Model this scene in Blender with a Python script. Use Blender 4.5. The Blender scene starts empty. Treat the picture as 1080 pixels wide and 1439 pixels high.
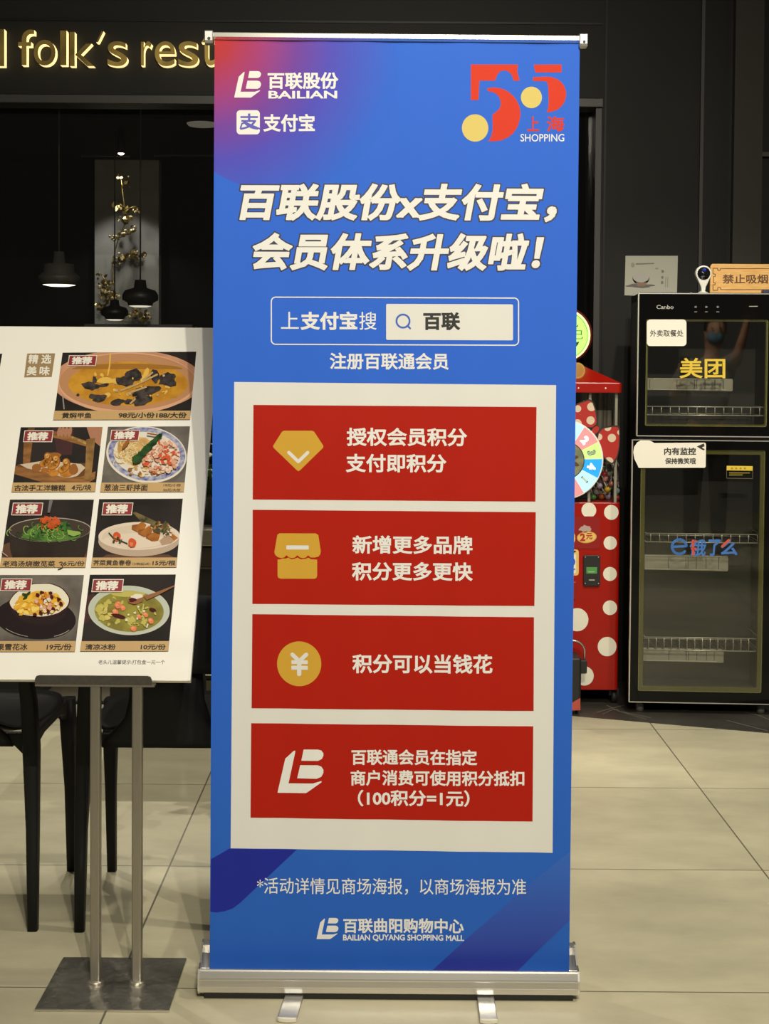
import bpy, math, random
from mathutils import Vector, Matrix

random.seed(7)
S = bpy.context.scene
COL = S.collection

# ------------------------------------------------------------------ camera
F, H = 2080.0, 1.37                       # focal length in pixels of a 1080 x 1439 frame, eye height
PITCH, ROLL = math.radians(2.0), math.radians(0.42)
f_ = Vector((0, math.cos(PITCH), -math.sin(PITCH)))
r0, u0 = Vector((1, 0, 0)), Vector((0, math.sin(PITCH), math.cos(PITCH)))
R_ = math.cos(ROLL) * r0 + math.sin(ROLL) * u0
U_ = -math.sin(ROLL) * r0 + math.cos(ROLL) * u0
CXP, CYP = 540.0, 528.0 + F * math.tan(PITCH)
EYE = Vector((0, 0, H))
cd = bpy.data.cameras.new('camera')
cam = bpy.data.objects.new('camera', cd)
COL.objects.link(cam)
cd.sensor_fit = 'VERTICAL'
cd.sensor_height = 24.0
cd.lens = F / 1439.0 * 24.0
cd.shift_y = (CYP - 719.5) / 1439.0
cd.clip_start = 0.05
cam.matrix_world = Matrix(((R_.x, U_.x, -f_.x, 0), (R_.y, U_.y, -f_.y, 0), (R_.z, U_.z, -f_.z, H), (0, 0, 0, 1)))
S.camera = cam
S.view_settings.view_transform = 'Standard'
S.view_settings.look = 'None'
S.view_settings.exposure = 0.46
S.view_settings.gamma = 1.0
S.view_settings.use_curve_mapping = False

# ------------------------------------------------------------------ light
WARM = (1.0, 0.932, 0.765)
W = bpy.data.worlds.new('mall_ambient')
S.world = W
W.use_nodes = True
W.node_tree.nodes['Background'].inputs[0].default_value = (1.0, 0.93, 0.76, 1)
W.node_tree.nodes['Background'].inputs[1].default_value = 0.075


def lamp(name, kind, loc, target, energy, size=0.1, color=WARM, angle=60, blend=0.5):
    d = bpy.data.lights.new(name, kind)
    d.energy = energy
    d.color = color
    if kind == 'SPOT':
        d.spot_size = math.radians(angle)
        d.spot_blend = blend
        d.shadow_soft_size = size
    elif kind == 'AREA':
        d.shape = 'DISK'
        d.size = size
    else:
        d.shadow_soft_size = size
    o = bpy.data.objects.new(name, d)
    COL.objects.link(o)
    o.location = loc
    v = Vector(target) - Vector(loc)
    o.rotation_euler = v.to_track_quat('-Z', 'Y').to_euler()
    return o


lamp('ceiling_downlight_front', 'SPOT', (0.52, -0.35, 3.6), (-0.3, 3.3, 0.9), 218, 0.02, angle=80, blend=0.6)
lamp('ceiling_downlight_second', 'SPOT', (0.23, -0.35, 3.6), (0.0, 3.3, 0.9), 163, 0.02, angle=80, blend=0.6)
lamp('fill_disk_front', 'AREA', (0.3, 0.6, 3.7), (0.1, 3.2, 0.6), 32, 1.2)  # soft overhead fill, added; no such panel is seen
lamp('ceiling_downlight_right', 'SPOT', (2.0, 3.2, 3.6), (1.35, 4.4, 0.0), 150, 0.06, angle=85, blend=0.7)
lamp('fill_spot_cabinet', 'SPOT', (1.2, 3.7, 3.6), (1.2, 6.0, 0.75), 205, 0.06, angle=50, blend=0.7)  # unseen spot added to brighten the cabinet and candy machine
lamp('ceiling_downlight_left', 'SPOT', (-2.3, 5.3, 3.6), (-0.9, 3.9, 0.0), 95, 0.03, angle=70, blend=0.6)
lamp('restaurant_downlight', 'SPOT', (-1.15, 7.55, 3.22), (-0.65, 4.3, 0.0), 195, 0.015, angle=60, blend=0.5)
lamp('restaurant_downlight_second', 'SPOT', (-0.35, 7.55, 3.22), (-0.65, 4.3, 0.0), 100, 0.015, angle=60, blend=0.5)
lamp('fill_spot_counter', 'SPOT', (-0.75, 5.15, 3.6), (-0.75, 4.95, 0.0), 45, 0.08, angle=38, blend=1.0)  # unseen spot added to soften the counter's shadow on the floor


# ------------------------------------------------------------------ pixel rays
def ray(px, py):
    return (f_ + (px - CXP) / F * R_ - (py - CYP) / F * U_)


def P(px, py, Y):
    d = ray(px, py)
    return EYE + d * (Y / d.y)


def PF(px, py, z=0.0):
    d = ray(px, py)
    return EYE + d * ((z - H) / d.z)


def plane_map(pt, n, eps):
    pt, n = Vector(pt), Vector(n).normalized()

    def m(px, py, layer=0.0):
        d = ray(px, py)
        t = (pt - EYE).dot(n) / d.dot(n)
        return EYE + d * t + n * (eps * layer)
    return m


# ------------------------------------------------------------------ materials
def srgb(r, g, b):
    def c(v):
        v /= 255.0
        return v / 12.92 if v <= 0.04045 else ((v + 0.055) / 1.055) ** 2.4
    return (c(r), c(g), c(b))


MATS = {}


def mat(name, rgb, rough=0.5, metal=0.0, spec=0.5, noise=0.0, nscale=20.0, rgb2=None, bump=0.0, emit=None, estr=0.0, stretch=None, coat=0.0):
    if name in MATS:
        return MATS[name]
    m = bpy.data.materials.new(name)
    m.use_nodes = True
    nt = m.node_tree
    b = nt.nodes['Principled BSDF']
    if name.startswith('photo_'):
        spec = 0.08
    b.inputs['Base Color'].default_value = (*rgb, 1)
    b.inputs['Roughness'].default_value = rough
    b.inputs['Metallic'].default_value = metal
    b.inputs['Specular IOR Level'].default_value = spec
    b.inputs['Coat Weight'].default_value = coat
    if emit:
        b.inputs['Emission Color'].default_value = (*emit, 1)
        b.inputs['Emission Strength'].default_value = estr
    if noise or rgb2 or bump:
        tc = nt.nodes.new('ShaderNodeTexCoord')
        n = nt.nodes.new('ShaderNodeTexNoise')
        n.inputs['Scale'].default_value = nscale
        n.inputs['Detail'].default_value = 4
        src = tc.outputs['Object']
        if stretch:
            mp = nt.nodes.new('ShaderNodeMapping')
            mp.inputs['Scale'].default_value = stretch
            nt.links.new(src, mp.inputs['Vector'])
            src = mp.outputs[0]
        nt.links.new(src, n.inputs['Vector'])
        c2 = rgb2 if rgb2 else tuple(max(0.0, v * (1 - noise)) for v in rgb)
        rp = nt.nodes.new('ShaderNodeValToRGB')
        rp.color_ramp.elements[0].position = 0.36
        rp.color_ramp.elements[1].position = 0.64
        rp.color_ramp.elements[0].color = (*c2, 1)
        rp.color_ramp.elements[1].color = (*rgb, 1)
        nt.links.new(n.outputs['Fac'], rp.inputs['Fac'])
        nt.links.new(rp.outputs[0], b.inputs['Base Color'])
        if bump:
            bp = nt.nodes.new('ShaderNodeBump')
            bp.inputs['Strength'].default_value = bump
            bp.inputs['Distance'].default_value = 0.002
            nt.links.new(n.outputs['Fac'], bp.inputs['Height'])
            nt.links.new(bp.outputs[0], b.inputs['Normal'])
    MATS[name] = m
    return m


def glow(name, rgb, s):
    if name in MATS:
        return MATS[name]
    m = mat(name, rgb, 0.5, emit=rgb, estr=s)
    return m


def glass(name, tint=(1, 1, 1), refl=0.06, alpha=0.0, rough=0.02):
    """a thin pane: clear or tinted, with a mirror reflection that grows at a slant"""
    m = bpy.data.materials.new(name)
    m.use_nodes = True
    nt = m.node_tree
    nt.nodes.clear()
    out = nt.nodes.new('ShaderNodeOutputMaterial')
    tr = nt.nodes.new('ShaderNodeBsdfTransparent')
    tr.inputs[0].default_value = (*tint, 1)
    gl = nt.nodes.new('ShaderNodeBsdfGlossy')
    gl.inputs['Roughness'].default_value = rough
    fr = nt.nodes.new('ShaderNodeLayerWeight')
    fr.inputs[0].default_value = 0.5
    pw = nt.nodes.new('ShaderNodeMath')
    pw.operation = 'POWER'
    pw.inputs[1].default_value = 5.0
    ad = nt.nodes.new('ShaderNodeMath')
    ad.operation = 'MULTIPLY_ADD'
    ad.inputs[1].default_value = 0.9
    ad.inputs[2].default_value = refl
    ad.use_clamp = True
    nt.links.new(fr.outputs['Facing'], pw.inputs[0])
    mx = nt.nodes.new('ShaderNodeMixShader')
    nt.links.new(pw.outputs[0], ad.inputs[0])
    nt.links.new(ad.outputs[0], mx.inputs[0])
    nt.links.new(tr.outputs[0], mx.inputs[1])
    nt.links.new(gl.outputs[0], mx.inputs[2])
    last = mx
    if alpha > 0:
        df = nt.nodes.new('ShaderNodeBsdfDiffuse')
        df.inputs[0].default_value = (0.6, 0.58, 0.5, 1)
        m2 = nt.nodes.new('ShaderNodeMixShader')
        m2.inputs[0].default_value = alpha
        nt.links.new(mx.outputs[0], m2.inputs[1])
        nt.links.new(df.outputs[0], m2.inputs[2])
        last = m2
    nt.links.new(last.outputs[0], out.inputs[0])
    MATS[name] = m
    return m


# ------------------------------------------------------------------ mesh builder
class MB:
    def __init__(self):
        self.v, self.f, self.m, self.s, self.mats = [], [], [], [], []

    def mi(self, m):
        if m not in self.mats:
            self.mats.append(m)
        return self.mats.index(m)

    def add(self, vs, fs, m, smooth=False):
        o, k = len(self.v), self.mi(m)
        self.v += [Vector(p) for p in vs]
        for f in fs:
            self.f.append([o + i for i in f])
            self.m.append(k)
            self.s.append(smooth)
        return self

    def box(self, a, b, m, rot=0.0, c=None):
        x0, y0, z0 = a
        x1, y1, z1 = b
        vs = [Vector((x, y, z)) for z in (z0, z1) for x, y in ((x0, y0), (x1, y0), (x1, y1), (x0, y1))]
        return self.add(vs, [(3, 2, 1, 0), (4, 5, 6, 7), (0, 1, 5, 4), (1, 2, 6, 5), (2, 3, 7, 6), (3, 0, 4, 7)], m)

    def rbox(self, a, b, m, r=0.01, seg=4, axis='z'):
        """a box whose four edges along one axis are rounded"""
        ix = {'x': (1, 2, 0), 'y': (2, 0, 1), 'z': (0, 1, 2)}[axis]
        lo = [min(a[i], b[i]) for i in range(3)]
        hi = [max(a[i], b[i]) for i in range(3)]
        i, j, k = ix
        pts = rr_pts(lo[i], lo[j], hi[i], hi[j], r, seg)
        vs = []
        for h in (lo[k], hi[k]):
            for p, q in pts:
                w = [0, 0, 0]
                w[i], w[j], w[k] = p, q, h
                vs.append(w)
        n = len(pts)
        fs = [tuple(range(n - 1, -1, -1)), tuple(range(n, 2 * n))] + [(t, (t + 1) % n, n + (t + 1) % n, n + t) for t in range(n)]
        return self.add(vs, fs, m)

    def prism(self, pts, d, m, side=None, smooth=False):
        """closed outline of 3D points swept by vector d"""
        n = len(pts)
        d = Vector(d)
        vs = [Vector(p) for p in pts] + [Vector(p) + d for p in pts]
        self.add(vs, [tuple(range(n)), tuple(range(2 * n - 1, n - 1, -1))], m)
        o, k = len(self.v) - 2 * n, self.mi(side or m)
        for t in range(n):
            self.f.append([o + t, o + n + t, o + n + (t + 1) % n, o + (t + 1) % n])
            self.m.append(k)
            self.s.append(smooth)
        return self

    def tube(self, path, r, m, seg=10, caps=True, smooth=True, square=False):
        path = [Vector(p) for p in path]
        rs = r if isinstance(r, (list, tuple)) else [r] * len(path)
        vs, fs = [], []
        up = None
        for i, p in enumerate(path):
            t = (path[min(i + 1, len(path) - 1)] - path[max(i - 1, 0)]).normalized()
            if up is None:
                up = Vector((0, 0, 1)) if abs(t.z) < 0.9 else Vector((0, 1, 0))
            a = t.cross(up).normalized()
            up = a.cross(t).normalized()
            q = rs[i] if isinstance(rs[i], (list, tuple)) else (rs[i], rs[i])
            for k in range(seg):
                an = 2 * math.pi * k / seg
                cs, sn = math.cos(an), math.sin(an)
                if square:
                    e = 0.45
                    cs = math.copysign(abs(cs) ** e, cs)
                    sn = math.copysign(abs(sn) ** e, sn)
                vs.append(p + a * (cs * q[0]) + up * (sn * q[1]))
        n = len(path)
        for i in range(n - 1):
            for k in range(seg):
                fs.append((i * seg + k, i * seg + (k + 1) % seg, (i + 1) * seg + (k + 1) % seg, (i + 1) * seg + k))
        self.add(vs, fs, m, smooth)
        if caps:
            o, kk = len(self.v) - len(vs), self.mi(m)
            for f in ([o + k for k in range(seg - 1, -1, -1)], [o + (n - 1) * seg + k for k in range(seg)]):
                self.f.append(f)
                self.m.append(kk)
                self.s.append(False)
        return self

    def lathe(self, c, prof, m, seg=32, axis='z', smooth=True):
        """profile of (radius, height) turned about an axis through c; m one material or one per band"""
        c = Vector(c)
        vs, n = [], len(prof)
        for r, h in prof:
            for k in range(seg):
                a = 2 * math.pi * k / seg
                x, y = r * math.cos(a), r * math.sin(a)
                vs.append(c + (Vector((x, y, h)) if axis == 'z' else Vector((x, -h, y)) if axis == 'y' else Vector((h, x, y))))
        o = len(self.v)
        self.v += vs
        for i in range(n - 1):
            mm = m[i] if isinstance(m, (list, tuple)) else m
            k0 = self.mi(mm)
            for k in range(seg):
                self.f.append([o + i * seg + k, o + i * seg + (k + 1) % seg, o + (i + 1) * seg + (k + 1) % seg, o + (i + 1) * seg + k])
                self.m.append(k0)
                self.s.append(smooth)
        for i, rev in ((0, True), (n - 1, False)):
            if prof[i][0] > 1e-6:
                mm = (m[0] if i == 0 else m[-1]) if isinstance(m, (list, tuple)) else m
                idx = [o + i * seg + k for k in range(seg)]
                self.f.append(idx[::-1] if rev else idx)
                self.m.append(self.mi(mm))
                self.s.append(False)
        return self

    def ball(self, c, r, m, seg=14, rings=8, sq=(1, 1, 1)):
        c = Vector(c)
        vs = [c + Vector((0, 0, -r * sq[2]))]
        for i in range(1, rings):
            a = math.pi * i / rings - math.pi / 2
            for k in range(seg):
                b = 2 * math.pi * k / seg
                vs.append(c + Vector((r * math.cos(a) * math.cos(b) * sq[0], r * math.cos(a) * math.sin(b) * sq[1], r * math.sin(a) * sq[2])))
        vs.append(c + Vector((0, 0, r * sq[2])))
        fs = [(0, 1 + (k + 1) % seg, 1 + k) for k in range(seg)]
        for i in range(rings - 2):
            for k in range(seg):
                fs.append((1 + i * seg + k, 1 + i * seg + (k + 1) % seg, 1 + (i + 1) * seg + (k + 1) % seg, 1 + (i + 1) * seg + k))
        t, o = len(vs) - 1, 1 + (rings - 2) * seg
        fs += [(t, o + k, o + (k + 1) % seg) for k in range(seg)]
        return self.add(vs, fs, m, True)

    def build(self, name, parent=None, world=True, bevel=0.0, bseg=2, solid=0.0, subd=0):
        me = bpy.data.meshes.new(name)
        inv = Matrix.Identity(4)
        if parent is not None and world:
            inv = ROOTM[parent.name].inverted()
        me.from_pydata([tuple(inv @ p) for p in self.v], [], self.f)
        for m in self.mats:
            me.materials.append(m)
        me.polygons.foreach_set('material_index', self.m)
        me.polygons.foreach_set('use_smooth', self.s)
        me.update()
        o = bpy.data.objects.new(name, me)
        COL.objects.link(o)
        if parent is not None:
            o.parent = parent
            ROOTM[o.name] = ROOTM[parent.name]
        else:
            ROOTM[o.name] = Matrix.Identity(4)
        if subd:
            md = o.modifiers.new('smooth', 'SUBSURF')
            md.levels = md.render_levels = subd
        if solid:
            md = o.modifiers.new('thickness', 'SOLIDIFY')
            md.thickness = solid
        if bevel:
            md = o.modifiers.new('edges', 'BEVEL')
            md.width = bevel
            md.segments = bseg
            md.limit_method = 'ANGLE'
        return o


ROOTM = {}


def thing(name, loc, label, cat, group=None, rz=0.0):
    o = bpy.data.objects.new(name, None)
    COL.objects.link(o)
    o.location = loc
    o.rotation_euler = (0, 0, rz)
    o.empty_display_size = 0.1
    ROOTM[o.name] = Matrix.Translation(Vector(loc)) @ Matrix.Rotation(rz, 4, 'Z')
    return tag(o, label, cat, group)


def tag(o, label, cat, group=None):
    o['label'] = label
    o['category'] = cat
    if group:
        o['group'] = group
    return o


def structure(o):
    o['kind'] = 'structure'
    return o


def note(o, label):
    o['label'] = label
    return o


def dup(root, loc, label, name=None):
    """a copy of a thing with copies of its parts and their sub-parts"""
    r = root.copy()
    COL.objects.link(r)
    r.location = loc
    r['label'] = label
    ROOTM[r.name] = Matrix.Translation(Vector(loc))
    for ch in list(root.children):
        c = ch.copy()
        COL.objects.link(c)
        c.parent = r
        for g in ch.children:
            d = g.copy()
            COL.objects.link(d)
            d.parent = c
    return r


# ------------------------------------------------------------------ flat printing on a plane
def rr_pts(x0, y0, x1, y1, r, seg=5):
    out = []
    for cx, cy, a0 in ((x1 - r, y0 + r, -90), (x1 - r, y1 - r, 0), (x0 + r, y1 - r, 90), (x0 + r, y0 + r, 180)):
        for k in range(seg + 1):
            a = math.radians(a0 + 90.0 * k / seg)
            out.append((cx + r * math.cos(a), cy + r * math.sin(a)))
    return out


def ell(cx, cy, rx, ry, n=40, rot=0.0, a0=0.0, a1=360.0):
    out = []
    c, s = math.cos(math.radians(rot)), math.sin(math.radians(rot))
    full = abs(a1 - a0) >= 360
    for k in range(n if full else n + 1):
        a = math.radians(a0 + (a1 - a0) * k / n)
        x, y = rx * math.cos(a), ry * math.sin(a)
        out.append((cx + x * c - y * s, cy + x * s + y * c))
    return out


def blob(cx, cy, rx, ry, n=12, j=0.25, rot=0.0):
    out = []
    c, s = math.cos(math.radians(rot)), math.sin(math.radians(rot))
    for k in range(n):
        a = 2 * math.pi * k / n
        q = 1 + random.uniform(-j, j)
        x, y = rx * q * math.cos(a), ry * q * math.sin(a)
        out.append((cx + x * c - y * s, cy + x * s + y * c))
    return out


def rounded(pts, r, seg=4):
    """round the corners of an outline"""
    out, n = [], len(pts)
    for i in range(n):
        p0, p, p1 = Vector(pts[i - 1]), Vector(pts[i]), Vector(pts[(i + 1) % n])
        a, b = (p0 - p), (p1 - p)
        q = min(r, a.length * 0.45, b.length * 0.45)
        A, B = p + a.normalized() * q, p + b.normalized() * q
        for k in range(seg + 1):
            t = k / seg
            v = A * (1 - t) ** 2 + p * 2 * t * (1 - t) + B * t * t
            out.append((v.x, v.y))
    return out


def clip_poly(pts, quad):
    """Sutherland-Hodgman against a convex outline"""
    area = sum(quad[i][0] * quad[(i + 1) % len(quad)][1] - quad[(i + 1) % len(quad)][0] * quad[i][1] for i in range(len(quad)))
    q = quad if area > 0 else quad[::-1]
    out = list(pts)
    for i in range(len(q)):
        a, b = q[i], q[(i + 1) % len(q)]
        src, out = out, []
        if not src:
            break

        def side(p):
            return (b[0] - a[0]) * (p[1] - a[1]) - (b[1] - a[1]) * (p[0] - a[0])
        for k in range(len(src)):
            p, n = src[k], src[(k + 1) % len(src)]
            sp, sn = side(p), side(n)
            if sp >= 0:
                out.append(p)
            if (sp >= 0) != (sn >= 0):
                t = sp / (sp - sn)
                out.append((p[0] + (n[0] - p[0]) * t, p[1] + (n[1] - p[1]) * t))
    return out


GLYPH = {}


def glyphs(s, shear=0.0, res=3):
    key = (s, shear)
    if key in GLYPH:
        return GLYPH[key]
    c = bpy.data.curves.new('type', 'FONT')
    c.body = s
    c.shear = shear
    c.resolution_u = res
    o = bpy.data.objects.new('type', c)
    COL.objects.link(o)
    bpy.context.view_layer.update()
    me = bpy.data.meshes.new_from_object(o.evaluated_get(bpy.context.evaluated_depsgraph_get()))
    vs = [(v.co.x, v.co.y) for v in me.vertices]
    fs = [tuple(p.vertices) for p in me.polygons]
    cnt = {}
    for f in fs:
        for i in range(len(f)):
            e = tuple(sorted((f[i], f[(i + 1) % len(f)])))
            cnt[e] = cnt.get(e, 0) + 1
    ed = [e for e, k in cnt.items() if k == 1]
    bpy.data.objects.remove(o)
    bpy.data.curves.remove(c)
    bpy.data.meshes.remove(me)
    GLYPH[key] = (vs, fs, ed)
    return GLYPH[key]


def bilerp(q, u, v):
    return (q[0][0] * (1 - u) * (1 - v) + q[1][0] * u * (1 - v) + q[2][0] * u * v + q[3][0] * (1 - u) * v,
            q[0][1] * (1 - u) * (1 - v) + q[1][1] * u * (1 - v) + q[2][1] * u * v + q[3][1] * (1 - u) * v)


class Print(MB):
    """flat ink on a surface; outlines come in photo pixels and land on the surface through the map"""

    def __init__(self, mp, clip=None, step=0.0, start=1.0, conv=None, strip=0.0):
        super().__init__()
        self.mp, self.clip, self.step, self.lay, self.conv, self.strip = mp, clip, step, start, conv, strip

    def lay_poly(self, pts, m, L):
        """one outline; on waving cloth it is cut into narrow upright strips so that it follows the cloth"""
        xs = [p[0] for p in pts]
        if not self.strip or max(xs) - min(xs) < self.strip * 1.2:
            return self.add([self.mp(x, y, L) for x, y in pts], [tuple(range(len(pts)))], m, bool(self.strip))
        i = math.floor(min(xs) / self.strip)
        while i * self.strip < max(xs):
            a, b = i * self.strip, (i + 1) * self.strip
            q = clip_poly(pts, [(a, -9e3), (b, -9e3), (b, 9e3), (a, 9e3)])
            if len(q) > 2:
                self.add([self.mp(x, y, L) for x, y in q], [tuple(range(len(q)))], m, True)
            i += 1
        return self

    def cv(self, pts):
        return [self.conv(*p) for p in pts] if self.conv else pts

    def nxt(self, layer):
        if layer is None:
            self.lay += self.step
            return self.lay
        return layer

    def poly(self, pts, m, layer=None):
        L = self.nxt(layer)
        pts = self.cv(pts)
        if self.clip:
            pts = clip_poly(pts, self.clip)
        if len(pts) < 3:
            return self
        return self.lay_poly(pts, m, L)

    def grid(self, quad, m, layer=None, nx=48, ny=2):
        L = self.nxt(layer)
        quad = self.cv(quad)
        vs = [self.mp(*bilerp(quad, i / nx, j / ny), L) for j in range(ny + 1) for i in range(nx + 1)]
        fs = [(j * (nx + 1) + i, j * (nx + 1) + i + 1, (j + 1) * (nx + 1) + i + 1, (j + 1) * (nx + 1) + i) for j in range(ny) for i in range(nx)]
        return self.add(vs, fs, m, True)

    def line(self, pts, w, m, layer=None, closed=False, cap=True):
        """a stroke of constant width"""
        L = self.nxt(layer)
        n = len(pts)
        segs = [(pts[i], pts[(i + 1) % n]) for i in range(n if closed else n - 1)]
        for a, b in segs:
            d = Vector((b[0] - a[0], b[1] - a[1]))
            if d.length < 1e-6:
                continue
            d = d.normalized() * (w / 2)
            k = Vector((-d.y, d.x))
            q = [(a[0] + k.x, a[1] + k.y), (b[0] + k.x, b[1] + k.y), (b[0] - k.x, b[1] - k.y), (a[0] - k.x, a[1] - k.y)]
            self.poly(q, m, L)
        if cap:
            for p in pts:
                self.poly(ell(p[0], p[1], w / 2, w / 2, 10), m, L + 0.02)
        return self

    def text(self, s, box, m, weight=0.0, shear=0.0, layer=None, slope=0.0, skew=0.0):
        """writing fitted to a box of (x0, y0, x1, y1); slope tips the line, skew leans it"""
        L = self.nxt(layer)
        vs, fs, ed = glyphs(s, shear)
        r = weight
        x0, x1 = min(v[0] for v in vs) - r, max(v[0] for v in vs) + r
        y0, y1 = min(v[1] for v in vs) - r, max(v[1] for v in vs) + r
        bx0, by0, bx1, by1 = box
        h = by1 - by0
        quad = [(bx0, by0), (bx1, by0 + slope * (bx1 - bx0)), (bx1 + skew * h, by1 + slope * (bx1 - bx0)), (bx0 + skew * h, by1)]
        quad = self.cv(quad)

        def w(x, y, d):
            px, py = bilerp(quad, (x - x0) / (x1 - x0), (y1 - y) / (y1 - y0))
            return self.mp(px, py, d)
        if self.strip:
            pv = [bilerp(quad, (x - x0) / (x1 - x0), (y1 - y) / (y1 - y0)) for x, y in vs]
            for f in fs:
                self.lay_poly([pv[i] for i in f], m, L)
        else:
            self.add([w(x, y, L) for x, y in vs], fs, m)
        if r > 0:
            q, qf = [], []
            for i, (a, b) in enumerate(ed):
                A, B = Vector(vs[a]), Vector(vs[b])
                d = B - A
                if d.length < 1e-7:
                    continue
                d = d.normalized() * r
                k = Vector((-d.y, d.x))
                e = d * 0.9
                o = len(q)
                dl = L - 0.06 - 0.015 * (i % 5)
                c4 = (A - e + k, B + e + k, B + e - k, A - e - k)
                if self.strip:
                    self.lay_poly([bilerp(quad, (p.x - x0) / (x1 - x0), (y1 - p.y) / (y1 - y0)) for p in c4], m, dl)
                    continue
                for p in c4:
                    q.append(w(p.x, p.y, dl))
                qf.append((o, o + 1, o + 2, o + 3))
            if q:
                self.add(q, qf, m)
        return self


def zoom(ox, oy, s):
    """coordinates read in an enlarged view with its corner at ox, oy"""
    return lambda x, y: (ox + x / s, oy + y / s)


# ================================================================== THE SETTING
def floor_material():
    m = bpy.data.materials.new('stone_tile')
    m.use_nodes = True
    nt = m.node_tree
    L = nt.links.new
    b = nt.nodes['Principled BSDF']
    tc = nt.nodes.new('ShaderNodeTexCoord')
    sx = nt.nodes.new('ShaderNodeSeparateXYZ')
    L(tc.outputs['Object'], sx.inputs[0])

    def math_(op, a, bb=None):
        n = nt.nodes.new('ShaderNodeMath')
        n.operation = op
        for i, q in enumerate((a, bb)):
            if q is None:
                continue
            if isinstance(q, (int, float)):
                n.inputs[i].default_value = q
            else:
                L(q, n.inputs[i])
        return n.outputs[0]

    def grout(coord, off, size):
        d = math_('DIVIDE', math_('SUBTRACT', coord, off), size)
        fr = math_('FRACT', d)
        e = math_('MINIMUM', fr, math_('SUBTRACT', 1.0, fr))
        return math_('LESS_THAN', e, 0.0030), math_('FLOOR', d)
    gx, ix = grout(sx.outputs['X'], TILE_X, 0.826)
    gy, iy = grout(sx.outputs['Y'], TILE_Y, TILE_D)
    gr = math_('MAXIMUM', gx, gy)
    wn = nt.nodes.new('ShaderNodeTexWhiteNoise')
    wn.noise_dimensions = '2D'
    cb = nt.nodes.new('ShaderNodeCombineXYZ')
    L(ix, cb.inputs[0])
    L(iy, cb.inputs[1])
    L(cb.outputs[0], wn.inputs['Vector'])
    # cloudy streaks, drawn out along the tile, different on every tile
    mp = nt.nodes.new('ShaderNodeVectorMath')
    mp.operation = 'MULTIPLY_ADD'
    mp.inputs[1].default_value = (1.9, 3.4, 1)
    sc = nt.nodes.new('ShaderNodeVectorMath')
    sc.operation = 'SCALE'
    L(cb.outputs[0], sc.inputs[0])
    sc.inputs['Scale'].default_value = 7.3
    L(tc.outputs['Object'], mp.inputs[0])
    L(sc.outputs[0], mp.inputs[2])
    n1 = nt.nodes.new('ShaderNodeTexNoise')
    n1.inputs['Scale'].default_value = 1.6
    n1.inputs['Detail'].default_value = 7
    n1.inputs['Roughness'].default_value = 0.62
    L(mp.outputs[0], n1.inputs['Vector'])
    rp = nt.nodes.new('ShaderNodeValToRGB')
    rp.color_ramp.elements[0].position = 0.3
    rp.color_ramp.elements[1].position = 0.72
    rp.color_ramp.elements[0].color = (0.42, 0.385, 0.27, 1)
    rp.color_ramp.elements[1].color = (0.575, 0.53, 0.375, 1)
    L(n1.outputs['Fac'], rp.inputs[0])
    hs = nt.nodes.new('ShaderNodeHueSaturation')
    L(math_('ADD', math_('MULTIPLY', wn.outputs['Value'], 0.10), 0.95), hs.inputs['Value'])
    L(rp.outputs[0], hs.inputs['Color'])
    mx = nt.nodes.new('ShaderNodeMix')
    mx.data_type = 'RGBA'
    L(gr, mx.inputs[0])
    L(hs.outputs[0], mx.inputs[6])
    mx.inputs[7].default_value = (0.15, 0.135, 0.10, 1)
    L(mx.outputs[2], b.inputs['Base Color'])
    b.inputs['Roughness'].default_value = 0.42
    b.inputs['Specular IOR Level'].default_value = 0.35
    return m


TILE_Y = PF(800, 1393.0).y
TILE_D = (PF(800, 1106.3).y - PF(800, 1393.0).y) / 2
TILE_X = 0.5 * (PF(984.6, 1106).x + PF(1067, 1222.4).x)

fl = MB()
fl.box((-4.5, -3.5, -0.1), (4.5, 12.0, 0.0), floor_material())
structure(fl.build('floor'))

dark_stone = mat('dark_stone', (0.060, 0.055, 0.046), 0.35, noise=0.5, nscale=5.0, rgb2=(0.035, 0.032, 0.028))
a, b_ = PF(800, 1006), PF(1080, 1030.5)
dv = (b_ - a)
tr = MB()
p0 = a - dv * 1.2
p1 = b_ + dv * 1.6
tr.prism([(p0.x, p0.y, 0.0), (p1.x, p1.y, 0.0), (p1.x, 6.62, 0.0), (p0.x, 6.62, 0.0)], (0, 0, 0.003), dark_stone)
structure(tr.build('trim_1'))
vein = mat('pale_vein', (0.16, 0.15, 0.12), 0.4)
vn = Print(lambda x, y, l: PF(x, y, 0.0032 + l * 0.0002), step=1)
for path in ([(838, 1001), (856, 996), (876, 991)], [(852, 991), (868, 999), (908, 1011)], [(1046, 1001), (1062, 1004), (1080, 1011)],
             [(872, 1000), (892, 1004), (915, 1009)], [(1020, 1012), (1050, 1020), (1078, 1027)], [(955, 996), (962, 999), (968, 996)],
             [(846, 1004), (858, 998), (868, 997)]):
    vn.line(path, 0.8, vein, cap=False)
structure(vn.build('trim_2'))

YW = 6.62
paint = mat('dark_grey_paint', (0.0135, 0.0130, 0.0115), 0.5, noise=0.12, nscale=3, spec=0.18)
paint2 = mat('black_paint', (0.004, 0.004, 0.004), 0.4, spec=0.25)
paint3 = mat('taupe_paint', (0.026, 0.0235, 0.018), 0.45, noise=0.1, nscale=3, spec=0.3)
bead = mat('grey_bead', (0.032, 0.031, 0.028), 0.4)


def X(px, Y, py=300):
    return P(px, py, Y).x


def Z(py, Y, px=540):
    return P(px, py, Y).z


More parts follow.
